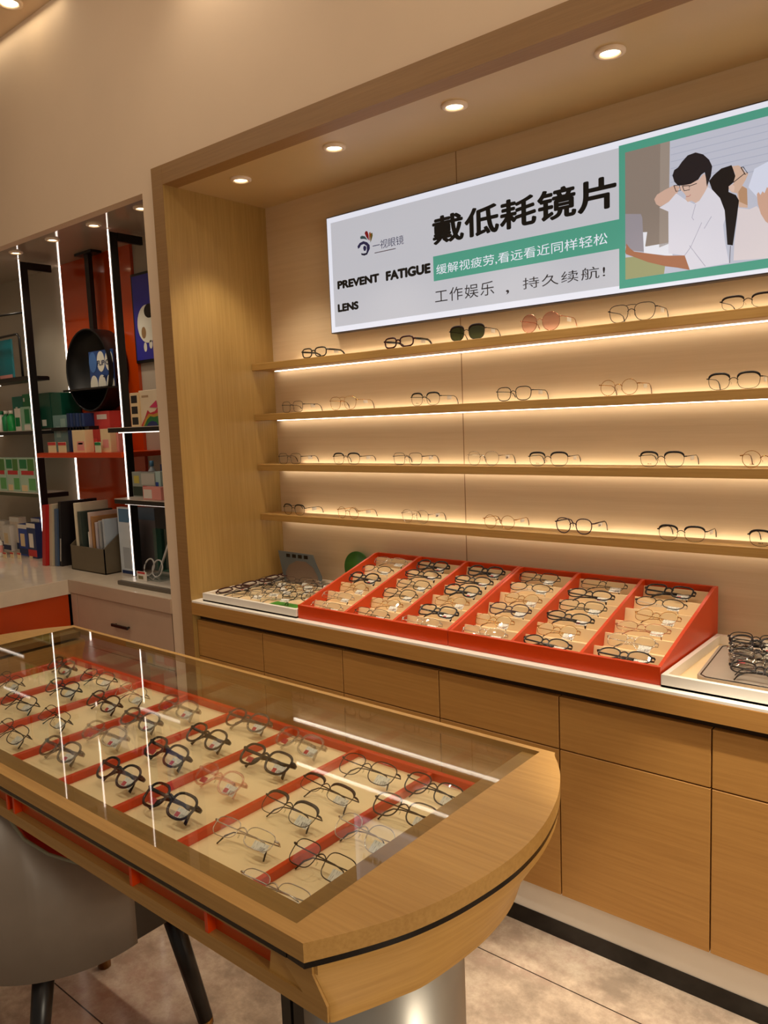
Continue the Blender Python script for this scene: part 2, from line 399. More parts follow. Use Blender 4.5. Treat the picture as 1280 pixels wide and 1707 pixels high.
sign_text('工作娱乐', (726, 506), (824, 467.5), SGREY, -.002, 1.12, 'grey_lettering')
sign_text(',', (844, 491), (849, 483), SGREY, -.002, 1, 'grey_lettering')
sign_text('持久续航!', (872, 483), (1009, 441.5), SGREY, -.002, 1.12, 'grey_lettering')
sign_text('PREVENT', (563.4, 483), (632.5, 455.5), SBLK, .06, 1.0, 'latin_lettering')
sign_text('FATIGUE', (644, 469), (718, 438), SBLK, .06, 1.0, 'latin_lettering')
sign_text('LENS', (564, 521), (598, 501.5), SBLK, .06, 1.0, 'latin_lettering')
SBLUE = C('sign_blue_ink', (66, 72, 160), .6)
sign_text('一视眼镜', (622, 418), (673, 391.5), SBLUE, -.004, .95, 'logo_lettering')
# eye emblem
def spoly(pts, off, k=1.0, o=(0, 0)):
    return [Vector((P(o[0]+x*k, o[1]+y*k).x, SY-off, P(o[0]+x*k, o[1]+y*k).z)) for x, y in pts]
def L4(pts): return [(540+x/6.4, 360+y/6.4) for x, y in pts]
def pf(nm, pts, mat, off=.0028, parent=sign):
    mb = MB(); mb.poly(spoly(pts, off)); return part(nm, mb, mat, parent)
em = part('logo_emblem', MB().poly(spoly(L4([(368, 352), (362, 325), (385, 290), (425, 270), (465, 282), (492, 312), (494, 350), (478, 385), (455, 402), (462, 360), (460, 320), (430, 300), (400, 312), (385, 340)]), .0028)), SBLUE, sign)
pf('logo_swoosh', L4([(400, 398), (425, 402), (455, 396), (480, 380), (465, 412), (435, 424), (405, 418)]), C('sign_navy', (38, 44, 110), .6))
pf('logo_pupil', L4([(422, 345), (428, 322), (442, 318), (455, 330), (456, 355), (445, 375), (430, 372)]), SBLUE)
pf('logo_petal', L4([(390, 225), (410, 212), (440, 218), (470, 255), (430, 245), (395, 248)]), C('petal_teal', (86, 140, 170), .6))
pf('logo_petal', L4([(438, 185), (450, 162), (468, 165), (480, 200), (484, 262), (455, 225)]), C('petal_red', (196, 44, 60), .6))
pf('logo_petal', L4([(486, 180), (500, 172), (505, 200), (492, 262), (486, 262)]), C('petal_orange', (236, 140, 40), .6))
pf('logo_petal', L4([(505, 185), (520, 180), (524, 210), (512, 255), (500, 285), (498, 250)]), C('petal_green', (150, 150, 70), .6))
part('logo_small_print', MB().box(P(625, 420).x, P(660, 413).x, LT, LT+.0004, P(642, 419).z, P(642, 417.6).z), C('small_print', (150, 150, 190), .6), sign, 'faint line of tiny print')
# printed photograph
def c9(pts): return [(1020+x/4.923, 160+y/4.923) for x, y in pts]
phx0 = P(*c9([(112, 900)])[0]).x; phx1 = sx1-.04
phz1 = zr(P(*c9([(118, 462)])[0]).z, P(*c9([(1280, 170)])[0]).z); phz0 = zr(P(*c9([(105, 1508)])[0]).z, P(*c9([(1280, 1335)])[0]).z)
photo = part('printed_photo', B(phx0, phx1, SY-.0028, SY-.0022, phz0, phz1), emit('photo_pale', (206, 208, 224), .72, (84, 84, 88)), sign, 'printed picture of two people in white shirts sitting back to back')
EM = lambda n, c, s=.5: MATS.get(n) or emit(n, c, s+.14, tuple(int(v*.4) for v in c))
def ph(nm, pts, mat, k):
    ps = spoly(c9(pts), .0030+.00025*k)
    for p in ps: p.x = min(max(p.x, phx0), phx1); p.z = min(max(p.z, phz0), phz1)
    mb = MB(); mb.poly(ps); part(nm, mb, mat, photo)
def phline(nm, pts, w, mat, k):
    ps = spoly(c9(pts), .0030+.00025*k); mb = MB()
    mb.tube(ps, w, 4, flat=(1, 1)); part(nm, mb, mat, photo)
ph('curtain', [(100, 462), (478, 372), (466, 1215), (360, 1258), (270, 1232), (100, 1215)], EM('photo_taupe', (158, 142, 130), .5), 0)
ph('curtain_fold', [(400, 392), (478, 372), (466, 1215), (390, 1245)], EM('photo_taupe_light', (176, 160, 148), .5), 1)
for i in range(7):
    zz = phz1-.022-.020*i
    part('blind_line', B(P(*c9([(484, 500)])[0]).x, phx1, SY-.0031, SY-.0029, zz, zz+.0022), EM('photo_blind', (190, 194, 214), .55), photo)
ph('papers', [(255, 1120), (292, 1118), (275, 1238), (495, 1200), (500, 1315), (265, 1290)], EM('photo_white', (238, 238, 246), .66), 1)
ph('laptop', [(100, 972), (240, 970), (252, 1000), (265, 1280), (180, 1272), (100, 1235)], EM('photo_laptop', (170, 162, 170), .52), 2)
ph('trousers', [(100, 1330), (200, 1318), (330, 1368), (440, 1390), (430, 1470), (100, 1520)], EM('photo_khaki', (176, 176, 128), .52), 2)
ph('man_arm', [(350, 850), (372, 812), (440, 770), (515, 733), (560, 745), (540, 800), (470, 870), (400, 910), (366, 890)], EM('photo_skin', (226, 186, 166), .58), 2)
ph('man_shirt', [(392, 918), (470, 870), (530, 800), (600, 850), (680, 890), (740, 800), (790, 750), (870, 800), (920, 880), (938, 990), (915, 1060), (930, 1200), (965, 1372), (640, 1432), (600, 1312), (468, 1292), (466, 950)], EM('photo_shirt', (232, 228, 238), .64), 3)
for q in ([(740, 1040), (650, 1240), (600, 1310)], [(690, 890), (660, 1000), (675, 1020)], [(760, 1090), (820, 990)], [(640, 1230), (770, 1400)]):
    phline('shirt_fold', q, .0009, EM('photo_fold', (192, 186, 202), .55), 4)
ph('man_forearm', [(100, 1285), (122, 1212), (150, 1250), (185, 1278), (440, 1312), (600, 1310), (642, 1430), (540, 1410), (440, 1398), (300, 1365), (185, 1322), (120, 1300)], EM('photo_tan', (190, 126, 92), .5), 4)
ph('man_face', [(558, 742), (640, 718), (715, 690), (755, 640), (785, 660), (792, 740), (760, 800), (720, 862), (690, 880), (655, 862), (625, 872), (606, 850), (612, 825), (596, 800), (566, 772)], EM('photo_face', (232, 196, 178), .58), 4)
ph('man_hair', [(500, 655), (515, 610), (545, 590), (580, 540), (625, 490), (690, 466), (752, 482), (800, 525), (826, 580), (815, 660), (782, 748), (775, 680), (765, 628), (735, 650), (712, 688), (650, 724), (590, 736), (545, 738), (515, 705)], EM('photo_hair', (38, 30, 38), .3), 5)
for q in ([(512, 738), (556, 734), (566, 778), (530, 786), (512, 738)], [(582, 742), (638, 738), (640, 772), (596, 780), (582, 742)], [(640, 742), (700, 720)]):
    phline('man_glasses', q, .0011, EM('photo_ink', (30, 26, 34), .2), 6)
phline('man_smile', [(612, 828), (636, 826), (650, 812)], .0009, EM('photo_lip', (196, 120, 112), .5), 6)
ph('woman_blouse', [(1036, 920), (1130, 932), (1190, 905), (1280, 1000), (1500, 1060), (1500, 1300), (1280, 1335), (1000, 1352), (1008, 1200), (1030, 1010)], EM('photo_blouse', (234, 222, 224), .62), 3)
ph('woman_face', [(985, 580), (1040, 572), (1075, 592), (1092, 625), (1122, 640), (1100, 690), (1072, 738), (1110, 762), (1116, 920), (1046, 915), (1030, 800), (985, 792), (958, 760), (1000, 720), (1012, 640)], EM('photo_face2', (228, 190, 166), .58), 4)
ph('woman_neck_shade', [(1040, 790), (1072, 742), (1112, 764), (1116, 900), (1050, 870)], EM('photo_neck', (206, 160, 124), .52), 5)
ph('woman_hair', [(800, 700), (840, 650), (900, 598), (985, 570), (1000, 610), (1016, 660), (1000, 712), (962, 745), (960, 790), (1020, 815), (1046, 860), (1030, 985), (995, 1228), (950, 1222), (940, 1080), (928, 940), (890, 840), (825, 770)], EM('photo_hair2', (30, 22, 24), .3), 6)
ph('woman_ear', [(960, 745), (990, 728), (1010, 745), (1005, 790), (978, 786)], EM('photo_ear', (240, 206, 188), .58), 7)
for q in ([(1062, 590), (1082, 586), (1116, 636), (1098, 648), (1062, 590)], [(1090, 640), (1000, 712)]):
    phline('woman_glasses', q, .0011, EM('photo_ink', (30, 26, 34), .2), 7)
ph('paper_sheet', [(1122, 752), (1172, 600), (1560, 395), (1560, 900), (1290, 800), (1200, 838)], EM('photo_sheet', (222, 226, 244), .66), 4)
ph('woman_hand', [(1192, 810), (1205, 790), (1222, 815), (1238, 785), (1255, 800), (1275, 750), (1300, 770), (1300, 1060), (1262, 1030), (1225, 970), (1200, 890)], EM('photo_hand', (226, 180, 156), .56), 6)
phline('seat_line', [(975, 1232), (968, 1372)], .0009, EM('photo_line', (120, 110, 116), .4), 4)

# ------------------------------------------------------------------ eyewear
def shape_pts(kind, n=36):
    a, bb, ex, tp = {'round': (.0225, .0215, 2.0, .02), 'panto': (.0245, .0225, 2.35, .10), 'rect': (.0275, .0165, 3.0, .05),
                     'square': (.0260, .0205, 3.4, .07), 'aviator': (.0275, .0235, 2.7, .14), 'brow': (.0262, .0205, 2.8, .09),
                     'oval': (.0270, .0165, 2.1, .03), 'big': (.0275, .0225, 2.7, .08)}[kind]
    out = []
    for i in range(n):
        t_ = 2*PI*i/n; c, s = math.cos(t_), math.sin(t_)
        x = a*math.copysign(abs(c)**(2/ex), c); z = bb*math.copysign(abs(s)**(2/ex), s)
        out.append((x*(1+tp*z/bb), z))
    return out, a, bb
def wrap(x): return 1.1*x*x
class Style:
    def __init__(s, look, shape, rim, rt, rd, temple, lens=LENS, brow=False, dbl=False, tipmat=None, padmat=None, tag=True, red=False, gap=.019):
        s.__dict__.update(locals())
def m_(n, rgb, rough=.3, metal=0): return MATS.get(n) or plain(n, rgb, rough, metal)
BK = m_('black_acetate', (16, 13, 14), .22); GD = m_('gold_metal', (190, 140, 76), .25, 1); SV = m_('silver_metal', (196, 188, 178), .25, 1)
GM = m_('gunmetal', (70, 62, 56), .3, 1); DKM = m_('dark_bronze', (44, 32, 28), .3, .6); TT = m_('tortoise', (78, 44, 22), .22)
MR = m_('maroon_acetate', (58, 14, 18), .22); PU = m_('plum_acetate', (52, 30, 44), .25); RG = m_('rose_gold', (200, 140, 112), .25, 1)
WT = m_('white_acetate', (226, 218, 206), .3); OL = m_('olive_black', (40, 36, 24), .35)
TAGW = stripes('price_tag_print', (240, 234, 222), (96, 84, 76), 900, 'x', .60)
BARC = stripes('bar_code_print', (230, 224, 214), (50, 44, 42), 1500, 'x', .5)
TAGR = m_('red_sticker', (190, 40, 44), .4); PAD = clearmat('nose_pad_silicone', (.86, .86, .82), .1)
STY = {
 'blacksq': Style('black thick square-rimmed', 'square', BK, .0024, .0042, BK),
 'blackrd': Style('black thick round-rimmed', 'panto', BK, .0026, .0044, BK),
 'blackred': Style('thick black-and-red', 'big', BK, .0027, .0046, BK, red=True),
 'blackthin': Style('black thin-rimmed', 'brow', BK, .0014, .0024, BK),
 'blackov': Style('black oval', 'oval', BK, .0020, .0034, BK),
 'brow': Style('black browline', 'brow', GM, .0007, .0014, BK, brow=True),
 'halfrim': Style('dark half-rim', 'rect', GM, .0006, .0012, DKM, brow=True),
 'gold': Style('thin gold round', 'round', GD, .0008, .0014, GD, tipmat=TT),
 'golddbl': Style('thin gold double-bridge', 'aviator', GD, .0008, .0014, GD, dbl=True, tipmat=TT),
 'goldpanto': Style('bronze panto', 'big', DKM, .0011, .0018, DKM, tipmat=BK),
 'silver': Style('thin silver rectangular', 'rect', SV, .0008, .0014, SV, tipmat=BK),
 'silverrd': Style('thin silver round', 'panto', SV, .0008, .0014, SV, tipmat=GM),
 'gun': Style('thin gunmetal square', 'square', GM, .0009, .0015, GM, tipmat=BK),
 'aviator': Style('dark double-bridge aviator', 'aviator', DKM, .0010, .0016, DKM, dbl=True, tipmat=BK),
 'tort': Style('tortoiseshell panto', 'panto', TT, .0020, .0034, TT),
 'plum': Style('plum coloured round', 'panto', PU, .0017, .0028, PU),
 'clear': Style('clear plastic-rimmed', 'big', CLEARF, .0026, .0042, CLEARF, red=True),
 'pink': Style('pale pink clear-rimmed', 'panto', PINKF, .0022, .0036, PINKF, red=True),
 'smoke': Style('smoky grey clear-rimmed', 'panto', GREYF, .0027, .0044, GREYF),
 'rose': Style('thin rose gold', 'oval', RG, .0008, .0014, RG),
 'white': Style('white and black oval', 'oval', BK, .0013, .0022, WT),
 'sport': Style('black sporty wraparound', 'rect', OL, .0026, .0046, BK),
 'maroon': Style('black and maroon thick', 'rect', MR, .0030, .0050, BK),
 'sungreen': Style('dark green sunglasses with black top', 'big', BK, .0012, .0024, DKM, lens=LENSG, brow=True),
 'sunpink': Style('round pink lens sunglasses', 'round', RG, .0010, .0016, RG, lens=LENSP),
}
def fila_mb(x, z, s=.011):
    return text_mb('FILA', x-s/2, x+s/2, z-.0016, z+.0016, -.0011+wrap(x), .01)
def glasses_meshes(key, pose, printed=False):
    """list of (name, mesh, subparts) for one pair of spectacles, standing open or lying folded"""
    s = STY[key]; pts, a, bb = shape_pts(s.shape)
    sc = 1.25 if key == 'sunpink' else 1.0
    pts = [(x*sc, z*sc) for x, z in pts]; a *= sc; bb *= sc
    cx = s.gap/2+a; hx = s.gap/2+2*a+.006; zt = bb*.42; n = len(pts)
    parts = []
    fr = MB()
    for sg in (-1, 1):
        rings = []
        for i in range(n):
            x, z = pts[i]; xa, za = pts[i-1]; xb, zb_ = pts[(i+1) % n]
            nx, nz = (zb_-za), -(xb-xa); l = math.hypot(nx, nz) or 1; nx /= l; nz /= l
            rt, rd = s.rt, s.rd
            if s.brow and z > bb*.30:
                k = min(1, (z-bb*.30)/(bb*.35)); rt += .0022*k; rd += .0022*k
            ring = []
            for k in range(6):
                ca, sa = math.cos(2*PI*k/6), math.sin(2*PI*k/6)
                px = sg*(cx+x+nx*rt*ca); ring.append((px, wrap(cx+x)+rd*.5*sa, z+nz*rt*ca))
            rings.append(ring)
        rings.append(rings[0]); fr.loft(rings, False, True)
    br = max(s.rt*.9, .0011); zb = bb*.28
    fr.tube([(-s.gap/2-.002, .0002, zb-.003), (-s.gap/4, -.001, zb+.002), (0, -.0014, zb+.0032), (s.gap/4, -.001, zb+.002), (s.gap/2+.002, .0002, zb-.003)], br, 6)
    if s.dbl: fr.tube([(-s.gap/2-.004, 0, bb*.86), (0, -.001, bb*.9), (s.gap/2+.004, 0, bb*.86)], br*.9, 6)
    for sg in (-1, 1):
        th = max(s.rt*1.1, .0016)
        fr.tube([(sg*(s.gap/2+2*a-.001), wrap(hx)-.001, zt), (sg*(hx-.001), wrap(hx)+.0005, zt), (sg*hx, wrap(hx)+.005, zt)], [th, th*1.15, th], 6)
    parts.append(['front_frame', fr, s.rim if not s.brow else s.temple, []])
    if s.brow: parts[-1][2] = s.temple if s.rim is not SV else s.rim
    for sg in (-1, 1):
        lm = MB(); ce = lm.bm.verts.new((sg*cx, wrap(cx)-.0008, 0))
        vs = [lm.bm.verts.new((sg*(cx+x*.985), wrap(cx+x), z*.985)) for x, z in pts]
        for i in range(n):
            f = lm.bm.faces.new((ce, vs[i], vs[(i+1) % n])); f.smooth = True
        sub = []
        if printed and sg == -1: sub.append(['lens_print', fila_mb(-cx+.002, -bb*.62), BK])
        if s.red and pose != 'open' and sg == -1:
            sub.append(['lens_sticker', MB().box(-cx-.006, -cx+.010, wrap(cx)+.0012, wrap(cx)+.0016, -bb*.75, -bb*.25), TAGR])
        parts.append(['lens', lm, s.lens, sub])
    for sg in (-1, 1):
        pd = MB()
        pd.tube([(sg*.0085, .001, -.0015), (sg*.0078, .004, -.002), (sg*.0070, .0055, -.005)], .0005, 4)
        rings = [[(sg*(.0066+.0008*math.cos(q)*r_), .0058+.0012*math.sin(q)*r_, -.0055-.0035*h) for q in [2*PI*k/6 for k in range(6)]] for h, r_ in ((-1, .3), (-.5, 1), (.5, 1), (1, .3))]
        pd.loft(rings, True, True)
        parts.append(['nose_pad', pd, PAD, []])
    yh = wrap(hx)+.004; tr = max(s.rt*.8, .0010)
    thick = s.rt > .0016
    zdown = -bb-s.rt
    for sg in (-1, 1):
        if pose == 'open':
            inn = .006
            p = [(sg*hx, yh, zt), (sg*(hx-.001), yh+.03, zt), (sg*(hx-inn*.6), yh+.068, zt-.001), (sg*(hx-inn), yh+.082, zt-.006)]
            q = [(sg*(hx-inn), yh+.082, zt-.006), (sg*(hx-inn-.001), yh+.090, (zt+zdown)/2), (sg*(hx-inn-.002), yh+.095, zdown+.0015)]
        else:
            yo = yh+.004+(0 if sg < 0 else .0055)
            p = [(sg*hx, yh, zt), (sg*(hx-.003), yo, zt), (sg*(hx-.04), yo+.003, zt), (-sg*(hx-.052), yo+.004, zt-.001), (-sg*(hx-.034), yo+.004, zt-.004)]
            q = [(-sg*(hx-.034), yo+.004, zt-.004), (-sg*(hx-.022), yo+.004, zt-.014), (-sg*(hx-.016), yo+.004, zt-.030)]
        fl = (.55, 1.7) if thick else (1, 1.1)
        tm = MB().tube(p, tr, 6, flat=fl)
        tp = MB().tube(q, [tr, max(tr*1.25, .0015), max(tr*1.1, .0014)], 6, flat=fl)
        sub = [['temple_tip', tp, s.tipmat or s.temple]]
        parts.append(['temple', tm, s.temple, sub])
    if s.tag:
        if pose == 'open':
            tg = MB().box(hx-.0055, hx-.0045, yh+.034, yh+.056, zt-.013, zt-.001)
        else:
            tg = MB().box(cx-.014, cx+.017, yh+.0012, yh+.0019, -bb*.85, bb*.02)
        sub = []
        if pose != 'open' and (s.red or s.rt > .0018): sub.append(['red_mark', MB().box(cx-.012, cx-.002, yh+.0006, yh+.0012, -bb*.72, -bb*.34), TAGR])
        if pose != 'open': sub.append(['bar_code', MB().box(cx+.002, cx+.014, yh+.0006, yh+.0012, -bb*.75, -bb*.40), BARC])
        parts.append(['price_tag', tg, TAGW, sub])
    # pose
    S = Matrix.Scale(1.13 if pose == 'open' else 1.17, 4)
    tilt = {'open': 0.0, 'lean': -math.radians(57), 'lie': -math.radians(56), 'flat': -math.radians(80)}[pose]
    R = Matrix.Rotation(tilt, 4, 'X') @ S
    zmin = 1e9
    for nm, mb, mt, sub in parts:
        for q in [mb]+[k[1] for k in sub]:
            q.bm.transform(R)
            for v in q.bm.verts: zmin = min(zmin, v.co.z)
    T = Matrix.Translation((0, 0, -zmin))
    out = []
    for nm, mb, mt, sub in parts:
        out.append((nm, mb.mesh(nm, mt, T), [(k[0], k[1].mesh(k[0], k[2], T)) for k in sub]))
    return out
_cache = {}
def glasses(key, pose, loc, rz, where, group, printed=False):
    k = (key, pose, printed)
    src = _cache.get(k)
    lab = STY[key].look + (' ' if 'sunglasses' in STY[key].look else ' eyeglasses ') + where
    if src is None:
        t = thing('eyeglasses' if 'sunglasses' not in STY[key].look else 'sunglasses', lab, 'glasses', loc, (0, 0, rz), group)
        for nm, me, sub in glasses_meshes(*k):
            o = link(bpy.data.objects.new(nm, me), t)
            for sn, sm in sub: link(bpy.data.objects.new(sn, sm), o)
        _cache[k] = t; return t
    t = src.copy(); COL.objects.link(t); t.location = loc; t.rotation_euler = (0, 0, rz); prop(t, lab, 'glasses', group)
    for ch in list(src.children):
        c = ch.copy(); COL.objects.link(c); c.parent = t
        for g in ch.children:
            d = g.copy(); COL.objects.link(d); d.parent = c
    return t

# on the wall shelves: left end of each front, as measured along the shelf
SHELF = [
 [(-2.46, 'sport'), (-2.0, 'maroon'), (-1.685, 'sungreen'), (-1.395, 'sunpink'), (-1.072, 'aviator'), (-.732, 'halfrim'), (-.36, 'gold'), (.05, 'blackrd')],
 [(-2.609, 'gun'), (-2.307, 'golddbl'), (-1.882, 'brow'), (-1.497, 'blackthin'), (-1.115, 'gold'), (-.768, 'brow'), (-.35, 'gun'), (.05, 'brow')],
 [(-2.643, 'gun'), (-2.301, 'brow'), (-1.977, 'gun'), (-1.629, 'silverrd'), (-1.367, 'brow'), (-.978, 'brow'), (-.68, 'gold'), (-.3, 'brow')],
 [(-2.633, 'brow'), (-2.305, 'gold'), (-1.95, 'silverrd'), (-1.567, 'gold'), (-1.276, 'plum'), (-.916, 'brow'), (-.649, 'brow'), (-.25, 'gun')],
]
SPRINT = {(2, 1), (2, 4), (2, 5), (2, 6), (3, 6), (1, 2)}
for r, row in enumerate(SHELF):
    for i, (x, key) in enumerate(row):
        w = .155 if key != 'sunpink' else .165
        glasses(key, 'open', (x+w/2-.004, 2.418, SHZ[r]+.0003), math.radians(random.uniform(-5, 3)),
                'on the %s wall shelf, %s pair from the left' % (SHN[r], ordn[i]), 'glasses on the %s wall shelf' % SHN[r], (r, i) in SPRINT)

# ------------------------------------------------------------------ orange stepped trays on the countertop
ZT = .866
TR = [
 [['silver', 'silver', 'gold', 'blackrd', 'white', 'silver'], ['gun', 'gold', 'blackthin', 'blackthin', 'blackov', 'blackrd'], ['silver', 'blacksq', 'gold', 'blackrd', 'blackov', 'blackrd']],
 [['silver', 'gold', 'plum', 'gold', 'white', 'blackthin'], ['blackov', 'gold', 'blackov', 'blackthin', 'blackov', 'gun'], ['blackov', 'silverrd', 'rose', 'gold', 'white', 'blacksq']],
]
rown = ['front', 'second', 'third', 'fourth', 'fifth', 'back']
for ti, (tx0, tx1) in enumerate(((-2.143, -1.451), (-1.449, -.757))):
    side = 'left' if ti == 0 else 'right'
    t = thing('display_tray', 'orange stepped display tray, %s one of the two on the countertop' % side, 'display tray', (tx0, 2.02, ZT), group='orange stepped trays')
    y0, y1, zf, zb = 2.020, 2.505, .917, 1.045
    part('front_panel', B(tx0, tx1, y0, y0+.012, ZT, zf, bev=.001, seg=1), ORANGE, t)
    part('back_panel', B(tx0, tx1, y1-.012, y1, ZT, zb, bev=.001, seg=1), ORANGE, t)
    part('base_panel', B(tx0+.01, tx1-.01, y0+.01, y1-.01, ZT, ZT+.008), ORANGE, t)
    prof = [(y0+.012, ZT), (y1-.012, ZT), (y1-.012, zb), (y1-.03, zb), (y0+.012, zf)]
    cw = (tx1-tx0-.04)/3
    for k in range(4):
        xa = tx0+k*(cw+.01) if k else tx0
        part('side_panel' if k in (0, 3) else 'divider', MB().prism(prof, xa, xa+.010, 'x'), ORANGE, t)
    for k in range(3):
        xa = tx0+.010+k*(cw+.01); xb = xa+cw
        pr = [(y0+.013, ZT+.008)]; zt = .886; y = y0+.013
        for i in range(6):
            z = zt+.0215*i
            pr += [(y, z), (y+.060, z-.004), (y+.070, z+.034), (y+.0745, z+.034)]
            y += .0755
        pr += [(y, ZT+.008)]
        part('stepped_insert', MB().prism(pr, xa+.0005, xb-.0005, 'x'), CREAM, t)
        for i in range(6):
            key = TR[ti][k][i]
            cn = ['left', 'middle', 'right'][k]
            glasses(key, 'lean', ((xa+xb)/2+random.uniform(-.012, .012), y0+.013+.0755*i+.012, zt+.0215*i+.0004), math.radians(random.uniform(-4, 4)),
                    'in %s orange tray, %s row, %s column' % (side, rown[i], cn), 'glasses in the %s orange tray' % side)

# ------------------------------------------------------------------ white side trays with loose glasses
def white_tray(x0, x1, y0, y1, label):
    t = thing('shallow_tray', label, 'tray', (x0, y0, ZT), group='white shallow trays')
    h = .034
    part('base', B(x0, x1, y0, y1, ZT, ZT+.006), CREAM, t, 'cream lining')
    mb = B(x0, x1, y0, y0+.014, ZT, ZT+h); mb.box(x0, x1, y1-.014, y1, ZT, ZT+h); mb.box(x0, x0+.014, y0+.014, y1-.014, ZT, ZT+h); mb.box(x1-.014, x1, y0+.014, y1-.014, ZT, ZT+h)
    part('rim', mb, WHITE, t)
white_tray(-2.715, -2.146, 2.012, 2.48, 'white shallow tray at the left end of the countertop')
white_tray(-.752, .02, 2.012, 2.48, 'white shallow tray right of the orange trays')
# left tray contents
zl = ZT+.0065
gl = [('gun', -2.50, 2.10), ('silver', -2.47, 2.16), ('blackthin', -2.45, 2.22), ('gun', -2.52, 2.27), ('gold', -2.38, 2.28), ('gun', -2.44, 2.33), ('silver', -2.30, 2.25), ('blackthin', -2.31, 2.33), ('gun', -2.50, 2.38), ('silver', -2.38, 2.39), ('gun', -2.60, 2.33), ('blackthin', -2.27, 2.17), ('silver', -2.35, 2.11)]
gl.sort(key=lambda g: (g[1]+2.7)**2+(g[2]-2.01)**2)
for i, (k, x, y) in enumerate(gl):
    glasses(k, 'lie', (x, y-.02, zl+.0004), math.radians(20+random.uniform(-12, 12)), 'in left white tray pile, %s from its front left' % (ordn+['ninth', 'tenth', 'eleventh', 'twelfth', 'thirteenth'])[i], 'loose glasses in the left white tray')
for i in range(3):
    glasses('maroon', 'flat', (-2.645-.012*i, 2.125+.145*i, zl+.0004), math.radians(84), 'along left white tray edge, %s from front' % ordn[i], 'black glasses along the tray edge')
solo('green_card', B(-2.40, -2.17, 2.035, 2.15, zl, zl+.0015), C('leaf_green', (70, 150, 40), .35), 'bright green card lying under glasses in the left white tray', 'card', loc=(-2.3, 2.09, zl))
GRN = C('leaf_green_dark', (60, 120, 44), .45)
mb = MB().lathe([(.001, 2.505), (.075, 2.505), (.075, 2.511), (.001, 2.511)], (-2.27, 0, .962-.0), 36, 'y')
solo('round_sign', mb, GRN, 'round green card leaning on the wall behind the orange tray', 'card', loc=(-2.27, 2.508, .89))
t = thing('display_card', 'grey blue arched display card standing in the left white tray corner', 'card', (-2.58, 2.44, zl))
cz0, cz1 = zl, 1.015
pts = [(-2.665, cz0), (-2.425, cz0), (-2.425, cz0+.05), (-2.455, cz0+.10), (-2.475, cz1), (-2.70, cz1+.004), (-2.685, cz0+.08)]
part('card', MB().prism(pts, 2.440, 2.443, 'y'), C('card_slate', (96, 106, 112), .35), t)
arch = [(-2.65, cz0+.004), (-2.44, cz0+.004), (-2.45, cz0+.05), (-2.475, cz0+.085), (-2.52, cz0+.108), (-2.58, cz0+.108), (-2.63, cz0+.085), (-2.655, cz0+.05)]
part('arch_panel', MB().prism(arch, 2.4385, 2.4398, 'y'), C('card_taupe', (122, 104, 92), .3), t)
for i in range(4): part('dark_mark', B(-2.645+.038*i, -2.620+.038*i, 2.4385, 2.4398, cz1-.022, cz1-.006, bev=.0005, seg=1), BK, t)
# right tray contents
t = thing('lined_tray', 'grey tray with a black outline on the right white tray', 'tray', (-.70, 2.1, zl))
part('tray_body', MB().prism([(-.690, 2.11), (-.668, 2.092), (-.20, 2.092), (-.20, 2.42), (-.715, 2.42), (-.722, 2.405)], zl, zl+.012, 'z'), C('grey_plastic', (172, 158, 142), .4), t)
part('outline', MB().tube([(-.20, 2.097, zl+.0125), (-.664, 2.097, zl+.0125), (-.682, 2.113, zl+.0125), (-.712, 2.402, zl+.0125), (-.705, 2.413, zl+.0125), (-.20, 2.413, zl+.0125)], .0018, 5), BK, t)
rt = ['blackthin', 'blackrd', 'blackthin', 'silver', 'blackov', 'clear', 'gun', 'blackov']
for i, k in enumerate(rt):
    for j in range(2):
        y = 2.405-.040*i
        glasses(k if j == 0 else rt[(i*3+2) % 8], 'lie', (-.615+.012*i+.165*j, y-.018, zl+.0135), math.radians(random.uniform(-5, 5)), 'in grey lined tray, %s row from back, %s pair' % (ordn[i], ['left', 'right'][j]), 'glasses in the grey lined tray')

# ------------------------------------------------------------------ glass showcase table
ZG = .898
TOPC = [(-.742, .676), (-.712, .724), (-.682, .778), (-.659, .831), (-.639, .90), (-.625, .986), (-.622, 1.062), (-.631, 1.147), (-.656, 1.243), (-.690, 1.321), (-.720, 1.370), (-.745, 1.403), (-.752, 1.418)]
BOTC = [(-.714, .690), (-.690, .740), (-.668, .790), (-.653, .831), (-.641, .911), (-.638, .98), (-.647, 1.057), (-.668, 1.125), (-.692, 1.20), (-.712, 1.28), (-.728, 1.335), (-.742, 1.38), (-.746, 1.395)]
def fine(pts, k=5):
    out = []
    for i in range(len(pts)-1):
        p0, p1, p2, p3 = pts[max(i-1, 0)], pts[i], pts[i+1], pts[min(i+2, len(pts)-1)]
        for j in range(k):
            u = j/k
            out.append(tuple(.5*(2*p1[c]+(p2[c]-p0[c])*u+(2*p0[c]-5*p1[c]+4*p2[c]-p3[c])*u*u+(3*p1[c]-p0[c]-3*p2[c]+p3[c])*u**3) for c in (0, 1)))
    return out+[pts[-1]]
TOPC = fine(TOPC); BOTC = fine(BOTC)
XM = -3.449
mir = lambda pts: [(XM-x, y) for x, y in pts]
GX0, GX1, GY0, GY1 = -2.669, -.780, .701, 1.404
tab = thing('showcase_table', 'oak showcase table with glass top and curved ends', 'table', (-1.72, 1.05, 0))
mb = MB()
mb.prism([(GX1, .676)]+TOPC+[(GX1, 1.418)], .869, ZG, 'z')
mb.prism(([(GX0, .676)]+mir(TOPC)+[(GX0, 1.418)])[::-1], .869, ZG, 'z')
mb.box(GX0, GX1, .676, GY0, .869, ZG); mb.box(GX0, GX1, GY1, 1.418, .878, ZG)
soften(part('top_frame', mb, OAK, tab))
ins = lambda pts, d: [(x-d if x > XM/2 else x+d, y+(d if y < 1 else -d)) for x, y in pts]
mb = MB()
